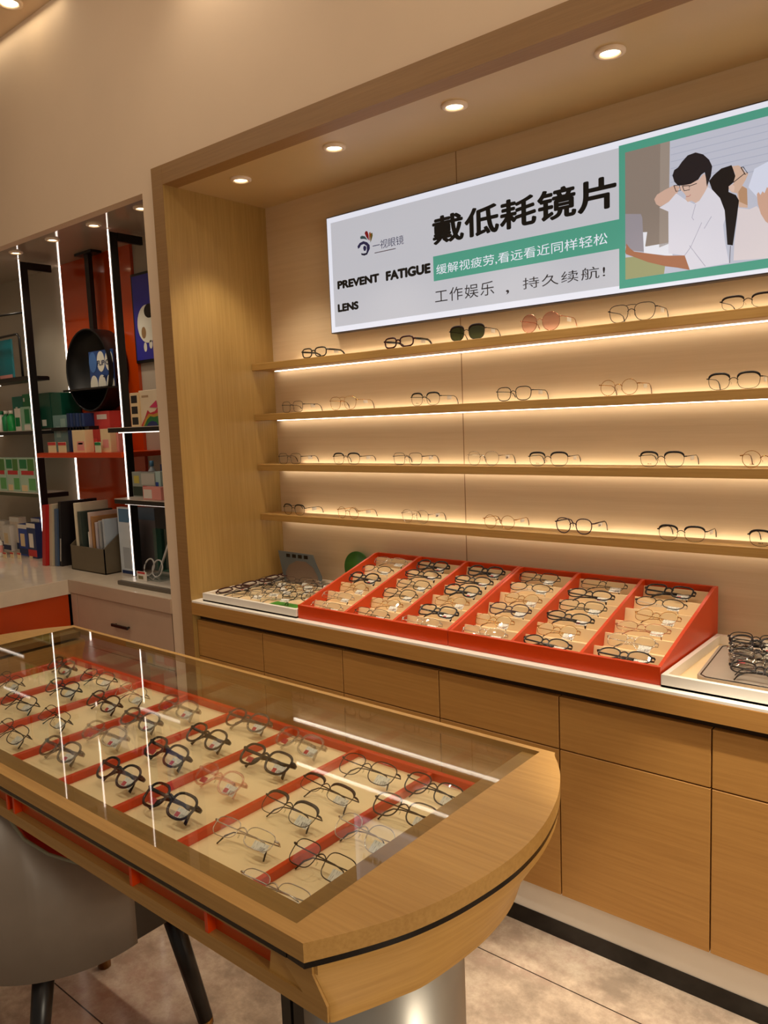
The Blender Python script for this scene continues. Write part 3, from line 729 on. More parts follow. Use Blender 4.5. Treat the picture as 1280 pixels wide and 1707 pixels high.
mb.prism([(GX1, .679)]+ins(TOPC, .001)+[(GX1, 1.412)], .859, .869, 'z'); mb.prism(([(GX0, .679)]+ins(mir(TOPC), .001)+[(GX0, 1.412)])[::-1], .859, .869, 'z')
mb.box(GX0, GX1, .678, .745, .859, .869)
part('dark_band', mb, C('band_metal', (26, 22, 20), .25, metal=.5), tab, 'thin dark metal band under the top')
part('glass_top', B(GX0, GX1, GY0, GY1, .8935, ZG-.0003), GLASS, tab)
mb = B(GX0, GX1, GY0, .745, .869, .8885); mb.box(-.822, GX1, .745, GY1, .869, .8885); mb.box(GX0, -2.627, .745, GY1, .869, .8885)
part('inner_ledge', mb, wood('oak_ledge', (150, 112, 56), (124, 90, 42), 'x'), tab)
# body: two bow ends, near wall with recessed slot, bottom
def ring(pts, z, xi): return [Vector((x, y, z)) for x, y in [(xi, pts[0][1])]+pts+[(xi, pts[-1][1])]]
mid = [((a[0]+b_[0])/2, (a[1]+b_[1])/2) for a, b_ in zip(TOPC, BOTC)]
_cl = lambda pts: [(x, max(y, .6935+.0001*i)) for i, (x, y) in enumerate(pts)]
_mx = lambda k: [(k*a[0]+(1-k)*b_[0], k*a[1]+(1-k)*b_[1]) for a, b_ in zip(TOPC, BOTC)]
rings = [ring(_cl(BOTC), .783, -.84), ring(_cl(_mx(.12)), .807, -.836), ring(_cl(ins(_mx(1), .003)), .843, -.830), ring(_cl(ins(TOPC, .003)), .859, -.828)]
mb = MB(); mb.loft(rings, True); soften(part('bow_end', mb, OAKBOW, tab))
mb = MB(); mb.loft([[Vector((XM-p.x, p.y, p.z)) for p in r] for r in rings], True); soften(part('bow_end', mb, OAKBOW, tab))
mb = B(-2.64, -.742, .690, .735, .843, .859); mb.box(-2.64, -.716, .690, .735, .783, .807)
mb.prism([(-.805, .843), (-.742, .843), (-.716, .807), (-.763, .807)], .690, .735, 'y')
mb.box(-2.64, -2.60, .690, .735, .807, .843)
part('near_rail', mb, OAK, tab)
part('slot_panel', B(-2.60, -.76, .706, .735, .807, .843), ORANGE2, tab, 'orange panel inside the side slot')
for x in (-.980, -1.192, -1.630, -1.66, -2.10, -2.35): part('slot_divider', B(x-.004, x+.004, .691, .707, .807, .843), ORANGE, tab)
part('body_bottom', B(-2.62, -.835, .735, 1.346, .783, .800), OAKC, tab)
part('tray_floor', B(-2.545, -.835, .736, 1.33, .800, .805), CREAM, tab)
DX = [-1.000, -1.219, -1.443, -1.665, -1.890, -2.115, -2.340]
for x in DX: part('divider', B(x-.012, x, .736, 1.322, .805, .823, bev=.001, seg=1), ORANGE, tab)
mb = B(-2.548, -.835, 1.322, 1.336, .800, .824, bev=.001, seg=1); part('far_rail', mb, ORANGE, tab)
part('end_rail', B(-2.560, -2.546, .736, 1.336, .800, .824, bev=.001, seg=1), ORANGE, tab)
part('side_glass', B(-2.62, -.835, 1.338, 1.344, .800, .888), GLASS, tab)
# supports
mb = MB().lathe([(.142, .012), (.142, .783)], (-.845, .955, 0), 40); part('pedestal', mb, STEEL, tab)
mb = MB().lathe([(.19, 0), (.19, .010), (.145, .014)], (-.845, .955, 0), 40); part('foot_plate', mb, STEEL, tab)
mb = MB().lathe([(.142, .012), (.142, .783)], (-2.60, .955, 0), 40); part('pedestal', mb, STEEL, tab)
mb = MB().lathe([(.19, 0), (.19, .010), (.145, .014)], (-2.60, .955, 0), 40); part('foot_plate', mb, STEEL, tab)
for xa, xb in ((-1.092, -1.066), (-1.058, -1.026)): part('leg', B(xa, xb, .93, .96, 0, .783), BLACK, tab, 'black metal post beside the steel pedestal')

# eyewear lying in the showcase
zt_ = .8055
TAB = [
 (-.933, [(1.253, 'blackthin'), (1.150, 'blackthin'), (1.040, 'silverrd'), (.925, 'gun'), (.815, 'silver')]),
 (-1.115, [(1.247, 'goldpanto'), (1.125, 'halfrim'), (1.022, 'brow'), (.903, 'silver')]),
 (-1.338, [(1.265, 'clear'), (1.150, 'blackred'), (1.024, 'pink'), (.898, 'blackred')]),
 (-1.558, [(1.283, 'smoke'), (1.155, 'blackrd'), (1.040, 'blackred'), (.912, 'blackrd')]),
 (-1.795, [(1.240, 'clear'), (1.125, 'smoke'), (1.015, 'clear'), (.900, 'smoke')]),
 (-2.012, [(1.232, 'silverrd'), (1.145, 'tort'), (1.003, 'gun'), (.885, 'goldpanto')]),
 (-2.230, [(1.253, 'blackthin'), (1.140, 'plum'), (1.005, 'blackthin')]),
 (-2.440, [(1.249, 'smoke'), (1.078, 'gun'), (.93, 'silver')]),
]
for ci, (x, rows) in enumerate(TAB):
    for ri, (y, k) in enumerate(rows):
        glasses(k, 'lie', (x+random.uniform(-.006, .006), y-.022, zt_), math.radians(random.uniform(-5, 6)),
                'in glass table, %s column from right, %s from far side' % (ordn[ci], ordn[ri]), 'glasses in the showcase table')

# ------------------------------------------------------------------ chair at the table
ch = thing('tub_chair', 'grey leather tub chair with red lining and dark tapered legs', 'chair', (-1.955, .93, 0))
def tub(r, front): return [(-1.955+r*math.cos(a), .93+r*math.sin(a)) for a in [PI+PI*i/64 for i in range(65)]], front
def shell(r0, r1, z0, zfun):
    out, _ = tub(r0, 0); inn, _ = tub(r1, 0)
    out = [(-1.955-r0, 1.20), (-1.955-r0, 1.05)]+out+[(-1.955+r0, 1.05), (-1.955+r0, 1.20)]
    inn = [(-1.955-r1, 1.20), (-1.955-r1, 1.05)]+inn+[(-1.955+r1, 1.05), (-1.955+r1, 1.20)]
    rings = []
    for (xo, yo), (xi, yi) in zip(out, inn):
        h = zfun(yo); lean = 1+.0*h
        rings.append([(xo, yo, z0), (xi, yi, z0), (xi, yi, h), (xo, yo, h)])
    return MB().loft(rings, True, True, True)
_zt = [(.60, .86), (.69, .82), (.712, .777), (.74, .695), (.783, .646), (.841, .604), (.93, .575), (1.05, .56), (1.3, .55)]
def zf_(y):
    for (a, za), (b_, zb_) in zip(_zt, _zt[1:]):
        if y <= b_: return za+(zb_-za)*max(0, (y-a))/(b_-a)
    return .55
def arc(r0, r1, z0, zfun, a0, a1, dz=0.0, n=64):
    rings = []
    for i in range(n+1):
        q = a0+(a1-a0)*i/n; c_, s_ = math.cos(q), math.sin(q)
        h = zfun(.93+.30*s_)+dz
        rings.append([(-1.955+r0*c_, .93+r0*s_, z0), (-1.955+r1*c_, .93+r1*s_, z0), (-1.955+r1*c_, .93+r1*s_, h), (-1.955+r0*c_, .93+r0*s_, h)])
    return MB().loft(rings, True, True, True)
part('outer_shell', arc(.300, .291, .345, zf_, PI-.12, 2*PI+.12), LEATHER, ch)
part('inner_lining', arc(.290, .268, .40, zf_, PI-.12, 2*PI+.12, -.010), REDUP, ch, 'red inner lining of the back')
SHADED_SIDE = C('shaded_side_leather', (58, 50, 42), .55)  # the grey leather darkened, to carry the shade under the table
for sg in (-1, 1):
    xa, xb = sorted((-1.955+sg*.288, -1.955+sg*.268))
    part('side_panel', B(xa, xb, .955, 1.20, .345, .565, bev=.004), SHADED_SIDE, ch, 'side panel with under-table shade put into its colour')
out = [(-1.955+.297*math.cos(PI-.12+(PI+.24)*i/64), .93+.297*math.sin(PI-.12+(PI+.24)*i/64)) for i in range(65)]
part('piping', MB().tube([(x, y, zf_(.93+(y-.93)*.30/.297)+.003) for x, y in out], .0042, 6), C('piping_grey', (128, 130, 112), .5), ch)
seat, _ = tub(.250, 0)
part('seat', MB().prism([(-2.205, 1.22)]+seat+[(-1.705, 1.22)], .345, .47, 'z', bev=.012), REDUP, ch, 'red seat cushion')
for (xt, yt, xf, yf) in ((-1.72, 1.10, -1.665, 1.154), (-2.12, 1.08, -2.10, 1.11), (-1.76, .78, -1.745, .715), (-2.13, .78, -2.17, .72)):
    a, b_ = Vector((xt, yt, .345)), Vector((xf, yf, 0)); k = a.lerp(b_, .955 if yf > 1 and xf > -2 else .62 if yf > 1 else .9)
    lg = part('leg', MB().tube([a, k], [.026, .021], 10), BLACK, ch)
    part('brass_tip', MB().tube([k, b_], [.0212, .019], 10), BRASS, lg)

# ------------------------------------------------------------------ left alcove: counters
ZA = .85
t = thing('reception_counter', 'pale stone counter with orange front at the far left', 'counter', (-4.6, 1.4, 0))
part('stone_top', B(-5.68, -3.809, .75, 2.478, .774, ZA, bev=.001, seg=1), STONE, t)
part('orange_front', B(-5.6, -3.822, .80, 1.995, .0, .774), ORANGE2, t)
t = thing('drawer_counter', 'taupe counter with dark handles along the alcove back wall', 'counter', (-3.4, 2.2, 0))
part('stone_top', B(-3.8085, -2.926, 2.001, 2.479, .786, ZA), STONE, t)
part('edge_strip', B(-3.8085, -2.926, 1.992, 2.001, .786, ZA), TAUPE, t)
part('carcass', B(-3.80, -2.926, 2.02, 2.47, .0, .786), C('pale_carcass', (210, 190, 168), .5), t)
for nm, x0, x1, z0, z1 in (('filler_panel', -3.808, -3.752, .0, .782), ('drawer', -3.747, -2.938, .52, .782), ('drawer', -3.747, -2.938, .26, .516), ('drawer', -3.747, -2.938, .02, .256)):
    d = part(nm, B(x0, x1, 2.002, 2.02, z0, z1, bev=.001, seg=1), TAUPE, t)
    if nm == 'drawer':
        h = MB().box(-3.41, -3.27, 1.980, 1.990, z1-.118, z1-.104, bev=.002); h.box(-3.40, -3.39, 1.989, 2.003, z1-.115, z1-.107); h.box(-3.29, -3.28, 1.989, 2.003, z1-.115, z1-.107)
        part('handle', h, BLACK, d)

# light posts with arms
for x, nm in ((-4.455, 'left'), (-3.535, 'right')):
    t = thing('light_post', 'black shelf post with white light strip, %s one in the alcove' % nm, 'shelf post', (x, 2.22, ZA), group='lit shelf posts')
    part('post', B(x-.004, x+.012, 2.206, 2.248, ZA, 2.560, bev=.001, seg=1), BLACK, t)
    part('top_arm', B(x-.004, x+.014, 2.248, 2.388, 2.520, 2.560), BLACK, t)
    part('light_strip', B(x-.001, x+.0045, 2.2025, 2.206, ZA+.01, 2.572), LEDW, t, 'white glowing strip')
    part('bracket', B(x-.004, x+.014, 2.248, 2.320, 1.905, 1.925) if nm == 'left' else B(x-.004, x+.014, 2.248, 2.480, 1.585, 1.60), BLACK, t)
    part('bracket', B(x-.004, x+.014, 2.248, 2.376, 1.225, 1.250) if nm == 'left' else B(x-.004, x+.014, 2.248, 2.480, 1.215, 1.235), BLACK, t)

def shelf(label, x0, x1, y0, z, mat, topmat=None, led=(.06, .02, .02), th=.024, y1=2.478):
    t = thing('alcove_shelf', label, 'shelf', (x0, y0, z-th), group='alcove shelves')
    part('board', B(x0, x1, y0, y1, z-th, z-.003, bev=.001, seg=1), mat, t)
    part('shelf_top', B(x0, x1, y0, y1, z-.003, z), topmat or mat, t)
    if led: part('light_strip', B(x0+led[0], x1-led[1], y0+led[2], y0+led[2]+.008, z-th-.004, z-th), LEDS, t, 'white light strip underneath')
PALE = C('pale_shelf_top', (196, 182, 168), .3)
LSZ = [1.93, 1.62, 1.253]
shelf('dark shelf on the far left, topmost of three', -5.4, -4.462, 2.21, LSZ[0], BLACK, led=(.02, .55, .08), y1=2.325)
shelf('dark shelf on the far left, middle of three, reaching behind the post', -5.4, -4.462, 2.21, LSZ[1], BLACK, PALE, led=(.1, .45, .02))
shelf('dark shelf on the far left, lowest of three', -5.4, -4.475, 2.21, LSZ[2], C('dark_green_shelf', (60, 66, 40), .3), PALE, led=False, y1=2.376)
shelf('orange shelf in the middle of the alcove', -4.433, -3.556, 2.20, 1.488, ORANGE, led=False, th=.026)
shelf('small dark shelf right of the right post, holding a rainbow coloured box', -4.435, -4.02, 2.30, 1.63, BLACK, led=False, th=.02)
shelf('black shelf beside the pillar, upper one', -3.500, -2.93, 2.10, 1.614, BLACK, PALE)
shelf('black shelf beside the pillar, lower one', -3.490, -2.93, 2.10, 1.268, BLACK, PALE)

# round black display drum hanging on a rod
DC = (-4.06, 1.935)
t = thing('round_display_case', 'round black display case hanging from a ceiling rod', 'display case', (DC[0], 2.40, DC[1]-.225))
mb = MB().lathe([(.225, 2.34), (.225, 2.455), (.001, 2.455)], (DC[0], 0, DC[1]), 48, 'y', cap=False); 
part('outer_shell', mb, C('drum_black', (5, 4, 4), .45), t)
mb = MB().lathe([(.225, 2.34), (.219, 2.338), (.217, 2.345), (.217, 2.45), (.001, 2.45)], (DC[0], 0, DC[1]), 48, 'y', cap=False)
part('inner_shell', mb, C('drum_black', (5, 4, 4), .45), t)
part('inner_shelf', B(-4.30, -3.845, 2.320, 2.45, 1.828, 1.838), BLACK, t)
part('hanging_rod', B(-4.085, -4.045, 2.39, 2.415, DC[1]+.215, ZS-.012), BLACK, t)
part('ceiling_plate', B(-4.15, -3.98, 2.37, 2.435, ZS-.014, ZS-.001), BLACK, t)
t = thing('brand_card', 'blue card with white discs in the round black case', 'sign', (-3.97, 2.36, 1.838))
bx = [-4.075, -3.835]
part('card', B(bx[0], bx[1], 2.365, 2.370, 1.838, 2.035), C('card_blue', (38, 70, 130), .4), t)
DW = C('card_white', (226, 222, 206), .4)
for i, (u, v, mat) in enumerate([(.16, .70, C('card_disc_blue', (70, 112, 176), .4)), (.50, .70, DW), (.84, .70, DW), (.16, .06, DW), (.50, .06, DW), (.84, .06, DW)]):
    cx_, cz_ = bx[0]+u*.24, 1.838+v*.197
    pts = [(cx_+.038*math.cos(a), max(1.8385, cz_+.055*math.sin(a))) for a in [2*PI*k/28 for k in range(28)]]
    pts = [p for i_, p in enumerate(pts) if i_ == 0 or (Vector(p)-Vector(pts[i_-1])).length > 1e-4]
    part('disc', MB().prism(pts, 2.3635, 2.3648, 'y'), mat, t)
part('lettering', text_mb('FLIP·ON', -3.99, -3.84, 1.955, 1.982, 2.3625, .02), C('card_navy', (24, 40, 84), .4), t)
part('star', MB().prism([(-3.925, 1.905), (-3.912, 1.895), (-3.895, 1.90), (-3.912, 1.89), (-3.917, 1.868), (-3.925, 1.888), (-3.945, 1.894), (-3.928, 1.898)], 2.3620, 2.3633, 'y'), C('card_navy', (24, 40, 84), .4), t)

# framed space poster
t = thing('wall_poster', 'blue poster of a floating astronaut in a black frame', 'poster', (-3.5, 2.47, 1.94))
px0, px1, pz0, pz1 = -3.755, -3.30, 1.952, 2.415
part('frame', B(px0, px1, 2.455, 2.479, pz0, pz1, bev=.002), BLACK, t)
pic = part('print', B(px0+.014, px1-.014, 2.452, 2.456, pz0+.014, pz1-.014), C('poster_blue', (52, 48, 150), .35), t, 'deep blue printed picture')
def disc(cx_, cz_, rx, rz, y, mat, nm): part(nm, MB().prism([(cx_+rx*math.cos(a), cz_+rz*math.sin(a)) for a in [2*PI*k/32 for k in range(32)]], y, y+.0008, 'y'), mat, pic)
disc(-3.625, 2.148, .088, .098, 2.4505, DW, 'suit'); disc(-3.60, 2.212, .045, .036, 2.4495, BK, 'visor')
disc(-3.66, 2.105, .020, .030, 2.4495, C('suit_brown', (150, 116, 76), .5), 'suit_patch')
disc(-3.655, 2.030, .014, .024, 2.4505, DW, 'boot'); disc(-3.605, 2.040, .014, .022, 2.4505, DW, 'boot')

# ------------------------------------------------------------------ goods on the alcove shelves and counter
def span(xl, xr, y, Y): return atY(xl, y, Y).x, atY(xr, y, Y).x
def carton(name, label, cat, xl, xr, ytop, zbase, Y, depth, mat, group=None, bands=(), lean=0):
    x0, x1 = span(xl, xr, ytop+8, Y); z1 = atY((xl+xr)/2, ytop, Y).z
    t = thing(name, label, cat, ((x0+x1)/2, Y, zbase), group=group)
    part('box_body', B(x0, x1, Y, Y+depth, zbase+.0003, z1, bev=.001, seg=1), mat, t)
    for (nm, u0, u1, v0, v1, bm_) in bands:
        part(nm, B(x0+(x1-x0)*u0, x0+(x1-x0)*u1, Y-.0008, Y+.0002, zbase+(z1-zbase)*v0, zbase+(z1-zbase)*v1), bm_, t)
    return t
def bottle(label, x, y, zbase, r, h, mat, capmat, group=None, lab=None):
    t = thing('bottle', label, 'bottle', (x, y, zbase), group=group)
    part('bottle_body', MB().lathe([(r*.9, .0003), (r, .006), (r, h*.68), (r*.45, h*.80), (r*.4, h*.84)], (x, y, zbase), 18), mat, t)
    part('cap', MB().lathe([(r*.5, h*.84), (r*.5, h), (r*.4, h*1.003)], (x, y, zbase), 16), capmat, t)
    if lab: part('label_band', MB().lathe([(r*1.015, h*.2), (r*1.015, h*.55)], (x, y, zbase), 18, cap=False), lab, t)
cG = C('deep_green', (10, 74, 56), .35); cT = C('teal_card', (16, 120, 130), .4); cGr = C('mid_green', (20, 124, 70), .4)
cW = C('white_card', (228, 220, 208), .45); cR = C('red_card', (196, 50, 52), .4); cPk = C('pink_card', (226, 150, 140), .45); cCr = C('cream_card', (232, 206, 160), .45)
cNv = C('navy_card', (22, 44, 92), .4); cBl = C('blue_card', (30, 66, 150), .4); cTe = C('teal_grey_card', (112, 146, 142), .4); cDk = C('near_black', (26, 22, 24), .5)
# far left, top shelf
carton('brochure', 'teal blue brochure standing on the topmost far left shelf', 'brochure', -14, 18, 568, LSZ[0], 2.295, .012, cT, bands=[('print_block', .3, .95, .02, .14, cPk)])
p0 = atY(-10, 560, 2.26); p1 = atY(33, 556, 2.26)
t = thing('wire_stand', 'black wire display stand on the topmost far left shelf', 'display stand', (p1.x, 2.26, LSZ[0]))
xr = atY(38, 625, 2.26).x
part('wire_frame', MB().tube([(xr, 2.26, LSZ[0]+.004), (xr-.004, 2.26, p1.z-.02), (xr-.025, 2.26, p1.z), (xr-.3, 2.26, p1.z), (xr-.31, 2.26, p1.z-.02), (xr-.31, 2.26, LSZ[0]+.004)], .007, 6), BLACK, t)
part('foot_bar', B(xr-.32, xr+.01, 2.25, 2.27, LSZ[0]+.0002, LSZ[0]+.008), BLACK, t)
solo('wire_rail', MB().tube([(-5.5, 2.24, 2.335), (-4.462, 2.24, 2.29)], .006, 6), BLACK, 'thin black rail joining the left post above the shelves', 'rail', loc=(-4.9, 2.24, 2.31))
# far left, middle shelf
carton('carton', 'teal green box at the back of the middle far left shelf', 'box', 20, 37, 661, LSZ[1], 2.36, .06, C('teal_green', (14, 118, 98), .4), 'green goods on the middle shelf', [('print_spot', .3, .5, .62, .7, cW)])
carton('carton', 'green box beside the left post on the middle shelf', 'box', 37, 50, 657, LSZ[1], 2.36, .06, cGr, 'green goods on the middle shelf', [('print_spot', .1, .3, .8, .9, cW)])
carton('carton', 'white and green pack in front on the middle shelf', 'box', 24, 33, 681, LSZ[1], 2.26, .04, cW, 'green goods on the middle shelf', [('green_band', .1, .9, .2, .6, cGr), ('white_tag', .1, .9, .02, .18, cW)])
carton('carton', 'pale pack with green print by the post on the middle shelf', 'box', 34, 50, 678, LSZ[1], 2.26, .04, C('pale_mint', (150, 190, 164), .4), 'green goods on the middle shelf', [('green_band', .4, .9, .3, .9, cGr), ('white_tag', .3, .95, .02, .25, cW)])
for i, (px, mt, lb) in enumerate(((3, cW, 'white bottle with green cap at the far left of middle shelf'), (11, cGr, 'green bottle beside the white one on middle shelf'), (19, C('emerald', (16, 140, 66), .3), 'emerald green bottle in front of the teal box'))):
    q = atY(px, 700, 2.25); bottle(lb, q.x, 2.25, LSZ[1], .026, .125, mt, cGr if mt is cW else cW, 'bottles on the middle shelf')
carton('carton', 'dark green box right of the left post', 'box', 63, 83, 655, 1.63, 2.33, .12, cG, 'dark green boxes', [('white_tag', .2, .55, .06, .24, cW)])
carton('carton', 'dark green box at the end of its small shelf', 'box', 84, 101, 655, 1.63, 2.33, .12, cG, 'dark green boxes', [('white_tag', .1, .35, .06, .24, cW)])
# far left, lowest shelf: blister packs
for i, (a, b_) in enumerate(((-14, 8), (9, 30), (31, 57))):
    t = carton('blister_pack', '%s green and red printed clear pack from the left on lowest shelf' % ordn[i], 'pack', a, b_, 763, LSZ[2], 2.24, .05, C('pack_mint', (176, 204, 180), .3), 'printed clear packs',
           [('green_leaf', .05, .5, .68, .95, cGr), ('green_leaf', .55, .95, .62, .96, C('leaf', (76, 130, 60), .4)), ('red_strip', .12, .9, .50, .62, cR), ('green_foot', .55, .98, .06, .4, C('leaf2', (96, 170, 96), .4)), ('price_tag', .08, .45, .02, .2, cCr)])
# counter goods on the left
goods = [(-8, 8, 868, 2.36, cW, 'white carton at the far left of the counter'), (4, 16, 876, 2.30, cW, 'white carton with blue swoosh on the counter'), (16, 31, 862, 2.34, C('ivory', (224, 206, 184), .4), 'tall ivory carton on the counter'),
         (30, 44, 874, 2.26, cBl, 'blue carton with a white oval on the counter'), (44, 58, 872, 2.24, cNv, 'navy blue carton with pale label on the counter'), (52, 66, 864, 2.32, cBl, 'blue carton with white lid by the left post')]
for i, (a, b_, yt, Y, mt, lb) in enumerate(goods):
    carton('carton', lb, 'box', a, b_, yt, ZA, Y, .05, mt, 'cartons on the counter', [('white_lid', 0, 1, .86, .99, cW), ('oval_print', .2, .7, .3, .7, cCr if i % 2 else cW), ('blue_foot', .0, 1, .05, .24, cNv if mt is not cNv else cR)])
for i, px in enumerate((3, 14, 25, 36)):
    q = atZ(px, 922, ZA); bottle('%s small white bottle from the left in front of the cartons' % ordn[i], q.x, 2.13+.012*i, ZA, .022, .13, cW, cBl if i % 2 else cW, 'small bottles on the counter', cBl if i % 2 == 0 else cPk)
for i, (px, py) in enumerate(((8, 930), (20, 930), (32, 931), (52, 930), (64, 925))):
    q = atZ(px, py, ZA)
    t = thing('price_stand', '%s little price card from the left in front of the counter goods' % ordn[i], 'price card', (q.x, q.y, ZA), group='price cards on the counter')
    part('card', B(q.x-.022, q.x+.022, q.y, q.y+.003, ZA+.0003, ZA+.035), cCr, t); part('red_header', B(q.x-.022, q.x+.022, q.y-.0006, q.y, ZA+.024, ZA+.034), cR, t)
# orange shelf
ZO = 1.488
carton('booklet_stack', 'pale teal booklet leaning on the orange shelf', 'booklet', 88, 111, 692, ZO, 2.32, .03, cTe, None, [('print_patch', .2, .5, .4, .7, C('teal_light', (150, 176, 166), .4)), ('print_patch', .55, .9, .55, .9, C('teal_light', (150, 176, 166), .4))])
for i in range(6):
    carton('booklet', '%s navy booklet from the left in the row on the orange shelf' % ordn[i], 'booklet', 111+5*i, 115+5*i, 689, ZO, 2.30, .09, C('navy_stripe%d' % i, (20+6*(i % 2), 44+10*(i % 2), 84+22*(i % 2)), .4), 'navy booklets on the orange shelf')
carton('carton', 'cream box in front of the navy booklets on the orange shelf', 'box', 120, 141, 717, ZO, 2.23, .05, cCr, None, [('print_block', .35, .9, .1, .5, cPk), ('dark_print', .45, .8, .36, .44, TT)])
carton('carton', 'large red box at the back of the orange shelf', 'box', 140, 182, 686, ZO, 2.36, .07, C('coral_red', (206, 70, 64), .4), None, [('white_lettering_block', .52, .9, .80, .92, cW), ('pale_figure', .2, .4, .2, .8, cPk)])
carton('carton', 'dark red box in front of the large red one', 'box', 143, 168, 716, ZO, 2.28, .05, C('deep_red', (170, 34, 36), .4), None, [('print_block', .08, .3, .3, .8, cPk), ('print_block', .5, .75, .1, .6, cR)])
carton('carton', 'small cream box with red drawing on the orange shelf', 'box', 167, 183, 715, ZO, 2.235, .04, cCr, None, [('drawing', .2, .8, .2, .55, cPk)])
carton('carton', 'dusty pink box at the right end of the orange shelf', 'box', 183, 197, 721, ZO, 2.27, .05, cPk)
for i, (a, b_, mt) in enumerate(((80, 93, cCr), (97, 110, cCr), (158, 168, C('mint_tag', (214, 220, 180), .4)))):
    carton('price_stand', '%s small price card from the left along the orange shelf edge' % ordn[i], 'price card', a, b_, 737, ZO, 2.21, .003, mt, 'price cards on the orange shelf', [('red_header', 0, 1, .7, .98, cR if i < 2 else cGr)])
# shelves by the pillar
ZP, ZQ = 1.614, 1.268
t = carton('activity_box', 'cream box with rainbow coloured print on the upper black shelf', 'box', 231, 263, 650, ZP, 2.17, .08, C('light_cream', (226, 208, 178), .45), None, [])
x0, x1 = span(231, 263, 658, 2.17); z1 = atY(247, 650, 2.17).z; hh = z1-ZP
def hill(nm, mt, k, pts):
    part(nm, MB().prism([(x0+(x1-x0)*u, ZP+.001+hh*v) for u, v in pts], 2.1694-.0005*k, 2.1700-.0005*k, 'y'), mt, t)
hill('red_hill', C('rb_red', (190, 44, 60), .4), 1, [(.02, .0), (.98, .0), (.98, .52), (.80, .40), (.55, .36), (.42, .44), (.25, .22)])
hill('gold_hill', C('rb_gold', (186, 140, 50), .4), 2, [(.12, .0), (.98, .0), (.98, .36), (.70, .31), (.48, .34), (.30, .22)])
hill('green_hill', C('rb_green', (36, 110, 52), .4), 3, [(.20, .0), (.98, .0), (.98, .27), (.75, .24), (.55, .27), (.38, .18)])
hill('blue_hill', C('rb_blue', (24, 40, 96), .4), 4, [(.34, .0), (.94, .0), (.85, .10), (.64, .14), (.45, .09)])
part('small_print', B(x0+.15*(x1-x0), x0+.5*(x1-x0), 2.1693, 2.1700, ZP+hh*.80, ZP+hh*.86), C('print_tan', (176, 146, 110), .5), t)
part('pink_peak', MB().prism([(x0+.55*(x1-x0), ZP+hh*.52), (x1-.004, ZP+hh*.50), (x1-.012, ZP+hh*.70)], 2.1660, 2.1668, 'y'), C('magenta', (200, 50, 96), .4), t)
t = carton('folded_card', 'cream folding card with dark pictures left of the rainbow box', 'card', 216, 230, 655, ZP, 2.16, .012, cCr, None, [('dark_picture', .15, .85, .06, .28, cDk), ('dark_picture', .15, .85, .38, .60, cDk), ('dark_picture', .15, .85, .70, .92, cDk)])
carton('clear_case', 'clear case of coloured samples on the lower black shelf', 'case', 220, 259, 787, ZQ, 2.20, .05, C('case_grey', (150, 156, 146), .3), None, [('yellow_sample', .08, .3, .55, .85, C('sample_yellow', (196, 180, 80), .4)), ('dark_sample', .02, .42, .05, .42, C('sample_dark', (36, 54, 44), .4)), ('pale_sample', .4, .95, .5, .95, C('sample_pale', (190, 186, 176), .4)), ('red_print', .45, .98, .36, .46, cR)])
carton('carton', 'pink printed box in front of the clear case', 'box', 238, 268, 812, ZQ, 2.13, .04, cPk, None, [('white_print', .05, .5, .1, .8, cW)])
carton('carton', 'tall navy box at the right end of the lower shelf', 'box', 267, 279, 774, ZQ, 2.24, .05, cNv, None, [('blue_foot', 0, 1, .0, .2, cBl)])
q = atY(249, 800, 2.32); bottle('pale bottle with blue cap behind the clear case', q.x, 2.34, ZQ, .022, .17, C('bottle_pale', (190, 196, 200), .3), C('cap_blue', (90, 140, 176), .35))
carton('carton', 'light blue and white carton beside the tall navy box', 'box', 258, 267, 786, ZQ, 2.20, .04, C('mint_white', (170, 196, 190), .4), None, [('blue_print', .1, .6, .3, .6, cBl)])
# books and file box on the counter
def book(label, xl, xr, ytop, Y, depth, mat, sh=.03, group='folders leaning on the counter', spine=None):
    x0, x1 = atZ(xl, 943, ZA).x, atZ(xr, 943, ZA).x; z1 = atY((xl+xr)/2+12, ytop, Y).z
    t = thing('binder', label, 'folder', ((x0+x1)/2, Y, ZA), group=group)
    ptsb = [(x0, ZA+.0003), (x1, ZA+.0003), (x1+sh, z1), (x0+sh, z1)]
    part('cover', MB().prism(ptsb, Y, Y+depth, 'y', bev=.0015), mat, t)
    part('pages', MB().prism([(x0+.006, ZA+.006), (x1-.004, ZA+.006), (x1+sh-.004, z1-.006+.004), (x0+sh+.006, z1-.006+.004)], Y+.006, Y+depth+.002, 'y'), cW, t)
    if spine: part('spine_marks', MB().prism([(x0+.012, ZA+.03), (x0+.022, ZA+.03), (x0+.022+sh*.5, ZA+.16), (x0+.012+sh*.5, ZA+.16)], Y-.0008, Y+.0003, 'y'), spine, t)
book('red folder leaning beside the left post on the counter', 68, 80, 843, 2.14, .22, C('folder_red', (176, 22, 24), .35), .06)
book('cream folder beside the red folder', 81, 92, 842, 2.16, .22, C('folder_cream', (190, 176, 150), .5), .055)
book('slate blue folder beside the cream folder', 94, 103, 850, 2.17, .20, C('folder_blue', (72, 92, 120), .4), .045)
book('black folder beside the file box', 104, 113, 838, 2.18, .22, cDk, .04, spine=C('spine_white', (180, 176, 170), .5))
